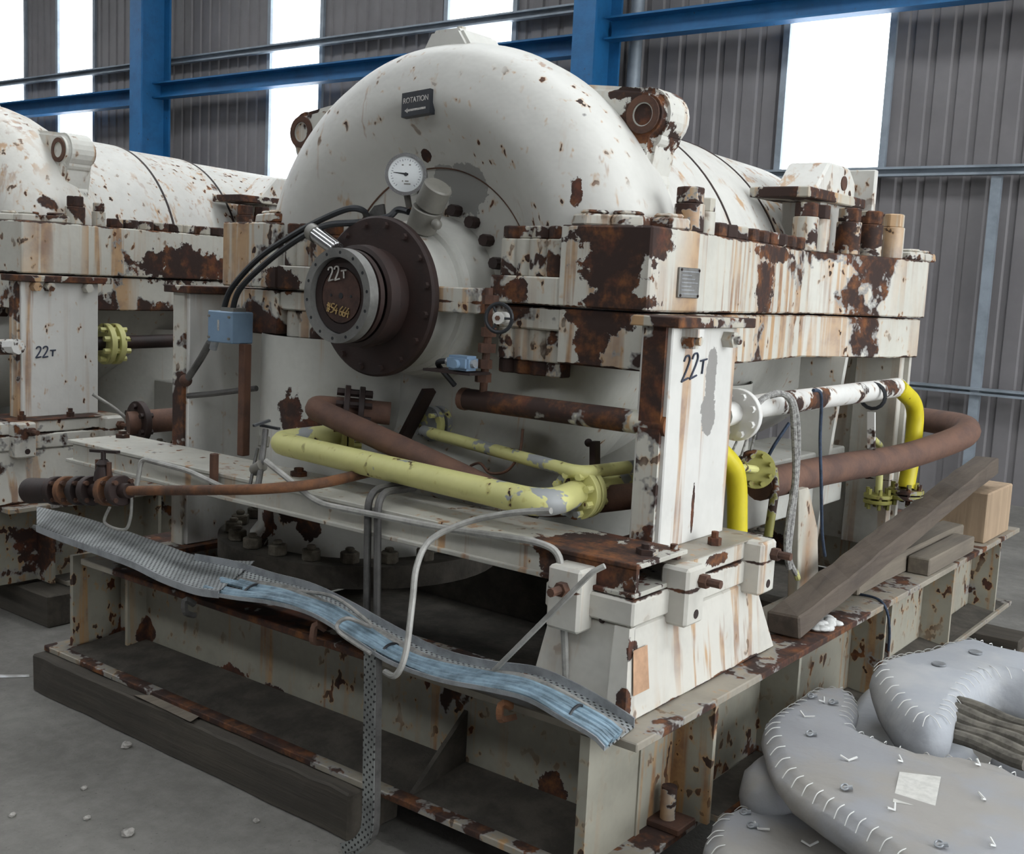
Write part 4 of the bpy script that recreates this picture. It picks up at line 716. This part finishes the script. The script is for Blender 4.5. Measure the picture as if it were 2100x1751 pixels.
t = thing('upright_plate', 'narrow orange-rusted plate standing behind the hanging rope', 'plate', (-1.6, 4., .552)); obj('plate', MB().prism([((-1.560, 3.820, 0.646)[1], .552), ((-1.560, 4.017, 0.611)[1], .552), ((-1.560, 3.955, 0.817)[1], .80), ((-1.560, 3.837, 0.996)[1], .97), ((-1.560, 3.753, 1.006)[1], .97)], -1.60, -1.56, 'x'), painted('orange_rust_plate', (.5, .47, .40), wear=.60, streak=.42, chip=.66, stain=(.36, .16, .04)), t, bevel=.003)
# rope, strings, rag
M_ROPE = plain('grey_white_rope', (.42, .41, .39), .9, 0, .4, 90., .8); M_STR = plain('dark_blue_twine', (.035, .055, .095), .8, 0, .3, 60.)
t = thing('rope', 'pale braided rope hung over the white side pipe, two strands down to the frame', 'rope', (-1.520, 3.678, 0.680))
for i, pp in enumerate(([(-1.560, 3.326, 1.288), (-1.550, 3.382, 1.322), (-1.530, 3.455, 1.335), (-1.510, 3.502, 1.302), (-1.510, 3.543, 1.211), (-1.510, 3.585, 1.040), (-1.510, 3.562, 0.908), (-1.510, 3.558, 0.806), (-1.510, 3.598, 0.722)], [(-1.560, 3.448, 1.323), (-1.540, 3.498, 1.329), (-1.520, 3.540, 1.306), (-1.515, 3.588, 1.207), (-1.515, 3.610, 1.054), (-1.515, 3.602, 0.884), (-1.515, 3.601, 0.764), (-1.515, 3.683, 0.680)])):
    obj('strand', MB().tube(spline(pp, 8), .010, 8), M_ROPE, t, smooth=SM)
obj('whipping', MB().cyl((-1.515, 3.668, 0.697), (-1.515, 3.694, 0.667), .011, n=8), M_YEL, t)
for u in (0, 1): tube('twine', 'dark blue twine tied round the white side pipe and hanging to the frame' if u == 0 else 'dark blue twine slanting left from the white side pipe', [(-1.500, 3.657, 1.338), (-1.500, 3.731, 1.315), (-1.500, 3.754, 1.162), (-1.480, 3.745, 1.018), (-1.490, 3.820, 0.822), (-1.490, 3.868, 0.724)] if u == 0 else [(-1.580, 3.662, 1.215), (-1.600, 3.606, 1.145), (-1.620, 3.596, 1.095)], .006, M_STR, 'twine', smooth_path=True)
tube('frame_twine', 'dark twine hanging over the edge of the frame flange', [(-1.425, 4.074, 0.556), (-1.347, 4.052, 0.558), (-1.300, 4.018, 0.534), (-1.298, 4.066, 0.451), (-1.298, 4.078, 0.364)], .005, M_STR, 'twine', smooth_path=True)
for i in range(3): tube('grey_string', 'thin grey string hanging behind the olive flange', [(-1.620, 3.459, 1.240) if i == 0 else (-1.620, 3.514, 1.250) if i == 1 else (-1.620, 3.405, 1.238), (-1.640, 3.430, 1.113) if i == 0 else (-1.640, 3.496, 1.115) if i == 1 else (-1.640, 3.356, 1.128)], .0045, M_ROPE, 'string', group='grey strings behind the olive flange')
t = thing('white_rag', 'crumpled white rag on the frame beside the foot of the leaning plank', 'rag', (-1.368, 3.596, 0.552)); m = MB()
for i in range(14): c = V((-1.364, 3.594, 0.560)) + V(.022*math.sin(i*1.9), .011*(i - 7), .004*math.sin(i*2.7)); m.ball(c, (random.uniform(.020, .030), random.uniform(.020, .030), random.uniform(.007, .014)), 9, 6)
obj('cloth', m, plain('white_cotton', (.62, .62, .60), .9, 0, .2, 30.), t, smooth=1.2)
# ---------------------------------------------------------------- insulation blankets
def mat_pad(name, c, tint):
    k = NT(name); a = k.noise(3.2, 4, rough=.6); b = k.noise(55., 2); f = k.noise(9., 4)
    k.bump(k.math('ADD', k.math('MULTIPLY', a, 1.2), k.math('ADD', k.math('MULTIPLY', b, .12), k.math('MULTIPLY', f, .5))), .5, .02)
    return k.done(k.mix(k.step(a, .40, .62), c, tint), .75)
M_PADA = mat_pad('grey_glass_cloth', (.30, .285, .265), (.29, .295, .31)); M_PADB = mat_pad('bluish_glass_cloth', (.335, .35, .375), (.40, .405, .41)); M_THR = plain('white_thread', (.68, .68, .66), .8, 0, .1)
def blanket(lab, outl, h, mat, stitch=None, soft=.03, group='insulation blankets'):
    P = [V(p) for p in outl]; n = len(P)
    for p in P: p.x = max(p.x, -1.285)
    z1 = P[0].z; c = sum(P, V(0, 0, 0))/n; t = thing('insulation_blanket', lab, 'blanket', (c.x, c.y, z1 - h), group)
    Q = []
    for i in range(n):
        a, b, cc, d = P[i-1], P[i], P[(i+1) % n], P[(i+2) % n]
        for j in range(4):
            u = j/4; Q.append(.5*((2*b) + (cc - a)*u + (2*a - 5*b + 4*cc - d)*u*u + (3*b - a - 3*cc + d)*u**3))
    area = sum(Q[i].x*Q[(i+1) % len(Q)].y - Q[(i+1) % len(Q)].x*Q[i].y for i in range(len(Q)))
    if area < 0: Q = Q[::-1]
    m = len(Q); N = []
    for i in range(m): d = (Q[(i+1) % m] - Q[i-1]); N.append(V(d.y, -d.x, 0).normalized())
    me = bpy.data.meshes.new('cover'); bm = bmesh.new(); rings = []
    for off, zz in ((-.01, -h), (.012, -h*.75), (.018, -h*.5), (.012, -h*.25), (0, -.022), (-.012, -.006), (-.03, 0)):
        rings.append([bm.verts.new((Q[i] + N[i]*(off + random.uniform(-.003, .003))) + V(0, 0, zz + (random.uniform(-.004, .004) if zz > -h else 0) + tiltz(Q[i]))) for i in range(m)])
    for r in range(len(rings) - 1):
        for i in range(m): bm.faces.new((rings[r][i], rings[r][(i+1) % m], rings[r+1][(i+1) % m], rings[r+1][i]))
    bmesh.ops.recalc_face_normals(bm, faces=bm.faces)
    for rg_ in (rings[-1], rings[0]):
        for tri in tessellate_polygon([[V(v.co.x, v.co.y, 0) for v in rg_]]):
            try: bm.faces.new([rg_[i] for i in tri])
            except ValueError: pass
    bmesh.ops.recalc_face_normals(bm, faces=bm.faces)
    for f in bm.faces: f.smooth = True
    bm.to_mesh(me); bm.free(); me.materials.append(mat); cv = link(bpy.data.objects.new('cover', me), t)
    if stitch:
        s = MB(); L = 0; last = -1
        for i in range(m):
            L += (Q[i] - Q[i-1]).length
            if L - last > stitch:
                last = L; p = Q[i] + V(0, 0, tiltz(Q[i])); d = (Q[(i+1) % m] - Q[i]).normalized()
                s.tube(spline([p - N[i]*.030 + V(0,0,.002), p - N[i]*.006 + V(0,0,-.002) + d*.006, p + N[i]*.012 + V(0,0,-.022) + d*.014], 4), .0014, 5)
        o = obj('stitching', s, M_THR, t); o['kind'] = 'stuff'
    return t
tiltz = lambda p: 0.
def tie(t, p, a, r=.05):
    p = V(p) + V(0, 0, tiltz(V(p))); m = MB(); d = V(math.cos(a), math.sin(a), 0); e = V(math.cos(a + 2.2), math.sin(a + 2.2), 0)
    m.tube([p + d*r*.6 + V(0,0,.006), p + V(0,0,.001), p + e*r*.45 + V(0,0,.010)], .003, 5); obj('thread_tie', m, M_THR, t)
def eyelet(t, p):
    p = V(p) + V(0, 0, tiltz(V(p))); m = MB().tube([p + V(.009*math.cos(a), .009*math.sin(a), .006 + .004*math.sin(a)) for a in [2*math.pi*i/10 for i in range(11)]], .0028, 6); m.cyl(p + V(.0, 0, .002), p + V(.018, .008, .008), .006, n=8); obj('eyelet', m, M_GALV, t, smooth=SM)
b1 = blanket('large crescent-shaped grey insulation blanket with stitched edge and paper label', [(-1.252, 2.937, 0.420), (-1.325, 3.074, 0.420), (-1.363, 3.256, 0.420), (-1.318, 3.362, 0.420), (-1.215, 3.428, 0.420), (-1.149, 3.328, 0.420), (-1.109, 3.181, 0.420), (-1.031, 3.104, 0.420), (-0.878, 3.083, 0.420), (-0.773, 3.130, 0.420), (-0.661, 3.142, 0.420), (-0.492, 3.026, 0.420), (-0.355, 2.643, 0.420), (-0.476, 2.400, 0.420), (-0.640, 2.408, 0.420), (-0.810, 2.519, 0.420), (-0.948, 2.594, 0.420), (-1.099, 2.701, 0.420)], .10, M_PADA, .032)
for p, a in (((-1.206, 3.078, 0.422), .4), ((-1.210, 3.237, 0.422), 2.), ((-0.990, 2.863, 0.422), 1.1), ((-0.878, 2.961, 0.422), 2.2), ((-0.794, 2.656, 0.422), 1.9), ((-0.711, 3.089, 0.422), 2.1), ((-0.642, 2.878, 0.422), 2.4), ((-0.557, 2.639, 0.422), 2.2)): tie(b1, p, a)
for p in ((-1.258, 3.246, 0.422), (-1.190, 3.245, 0.422), (-1.140, 2.958, 0.422), (-0.932, 2.685, 0.422), (-0.656, 2.547, 0.422)): eyelet(b1, p)
obj('paper_label', MB().add([(-0.862, 2.892, 0.422), (-0.769, 2.940, 0.422), (-0.723, 2.738, 0.422), (-0.814, 2.700, 0.422)], [(0, 1, 2, 3)]), plain('white_paper', (.60, .59, .55), .8, 0, .12, 40.), b1, label='plain white paper label')
b2 = blanket('grey insulation blanket at the bottom edge, under the crescent one', [(-1.241, 2.595, 0.240), (-1.263, 2.746, 0.240), (-1.181, 2.885, 0.240), (-1.077, 2.983, 0.240), (-0.909, 2.906, 0.240), (-0.726, 2.736, 0.240), (-0.883, 2.502, 0.240), (-1.063, 2.426, 0.240), (-1.178, 2.496, 0.240)], .115, M_PADA, .04)
for p, a in (((-1.008, 2.683, 0.242), 1.2), ((-1.149, 2.676, 0.242), .3)): tie(b2, p, a)
for p in ((-1.219, 2.731, 0.242), (-1.170, 2.675, 0.242), (-1.085, 2.830, 0.242)): eyelet(b2, p)
blanket('small bluish-grey blanket wedged between the frame and the crescent blanket', [(-1.281, 2.885, 0.325), (-1.363, 3.097, 0.325), (-1.324, 3.188, 0.325), (-1.174, 3.130, 0.325), (-1.108, 3.005, 0.325), (-1.128, 2.847, 0.325), (-1.211, 2.776, 0.325)], .14, M_PADA)
b4 = blanket('thick pale blue arched blanket lying behind the crescent one', [(-1.142, 3.494, 0.500), (-1.138, 3.619, 0.500), (-1.078, 3.781, 0.500), (-1.009, 4.018, 0.500), (-0.884, 4.003, 0.500), (-0.726, 3.987, 0.500), (-0.697, 3.785, 0.500), (-0.843, 3.720, 0.500), (-0.871, 3.548, 0.500), (-0.853, 3.310, 0.500), (-0.833, 3.174, 0.500), (-0.885, 3.123, 0.500), (-1.009, 3.264, 0.500)], .16, M_PADB, .03)
for p in ((-0.991, 3.627, 0.502), (-0.937, 3.846, 0.502)): obj('washer', MB().cyl(p, V(p) + V(0, 0, .004), .022, n=16), M_GALV, b4)
blanket('pale blanket half hidden between the crescent and the arched blanket', [(-1.311, 3.779, 0.280), (-1.283, 3.944, 0.280), (-1.112, 3.848, 0.280), (-0.929, 3.672, 0.280), (-0.836, 3.551, 0.280), (-0.938, 3.402, 0.280), (-1.077, 3.368, 0.280), (-1.199, 3.463, 0.280)], .13, M_PADB)
blanket('bottom blanket at the lower edge of the picture, left of the others', [(-1.316, 2.692, 0.120), (-1.318, 2.784, 0.120), (-1.205, 2.832, 0.120), (-1.066, 2.714, 0.120), (-1.128, 2.497, 0.120), (-1.251, 2.543, 0.120)], .115, M_PADB, .04)
blanket('grey blanket at the right edge under the ribbed wrap', [(-0.773, 3.569, 0.325), (-0.712, 3.734, 0.325), (-0.525, 3.708, 0.325), (-0.447, 3.337, 0.325), (-0.622, 3.338, 0.325)], .14, M_PADA)
tiltz = lambda p: 0.
t = thing('ribbed_wrap', 'dirty brown-grey ribbed wrap lying over the blankets at the right edge', 'wrap', (-0.737, 3.392, 0.420)); a, b = V((-0.864, 3.407, 0.470)), V((-0.583, 3.327, 0.470)); dr = (b - a).normalized(); sd = V(-dr.y, dr.x, 0)
for i in range(5): obj('rib', MB().tube([a.lerp(b, j/8) - sd*(.034*i) + V(0, 0, -.012*i + .004*math.sin(j + i)) for j in range(9)], .020, 10), plain('dirty_wrap', (.17, .155, .13), .9, 0, .35, 20.) if i == 0 else bpy.data.materials['dirty_wrap'], t, smooth=SM)
# loose stones and scraps on the floor
M_STO = plain('pale_stone', (.38, .36, .33), .9, 0, .3, 40.)
for i, (p, lb) in enumerate((((-2.711, 1.807, 0.008), 'largest pale stone on the floor at the bottom left'), ((-3.244, 2.156, 0.008), 'pale stone on the floor close to the dark timber'), ((-3.056, 1.645, 0.006), 'small pale stone near the left edge'), ((-3.064, 1.884, 0.006), 'small pale stone between the two larger ones'), ((-2.506, 2.111, 0.006), 'small pale stone in front of the right end of the dark timber'), ((-2.882, 1.782, 0.005), 'tiny dark-sided stone left of the largest stone'))):
    m = MB(); r = .016 if i < 2 else .009; m.ball((0, 0, 0), (r, r*1.3, r*.75), 8, 5); m.v = [tuple(x*random.uniform(.8, 1.2) for x in v) for v in m.v]
    tag(obj('stone', m, M_STO, at=(p[0], p[1], r*.6)), lb, 'stone', 'loose stones on the floor')
# rubble and low plinth beyond the right side
tag(obj('concrete_plinth', MB().box(-1.05, 2.2, 6.35, 7.6, 0, .17), plain('pale_concrete', (.33, .31, .28), .9, 0, .2, 5., .3), bevel=.01), 'low pale concrete plinth at the far right beyond the base frame', 'plinth')
beam_wood('timber_sleeper', 'short dark timber on the floor at the far right beside the plinth', (-.75, 4.95, .06), (-.35, 6.2, .06), .16, .12, M_TIM2, n=8)
beam_wood('timber_sleeper', 'brown timber lying beside the frame at the far right', (-1.18, 4.55, .05), (-1.02, 5.95, .05), .14, .10, M_TIM4, n=8)
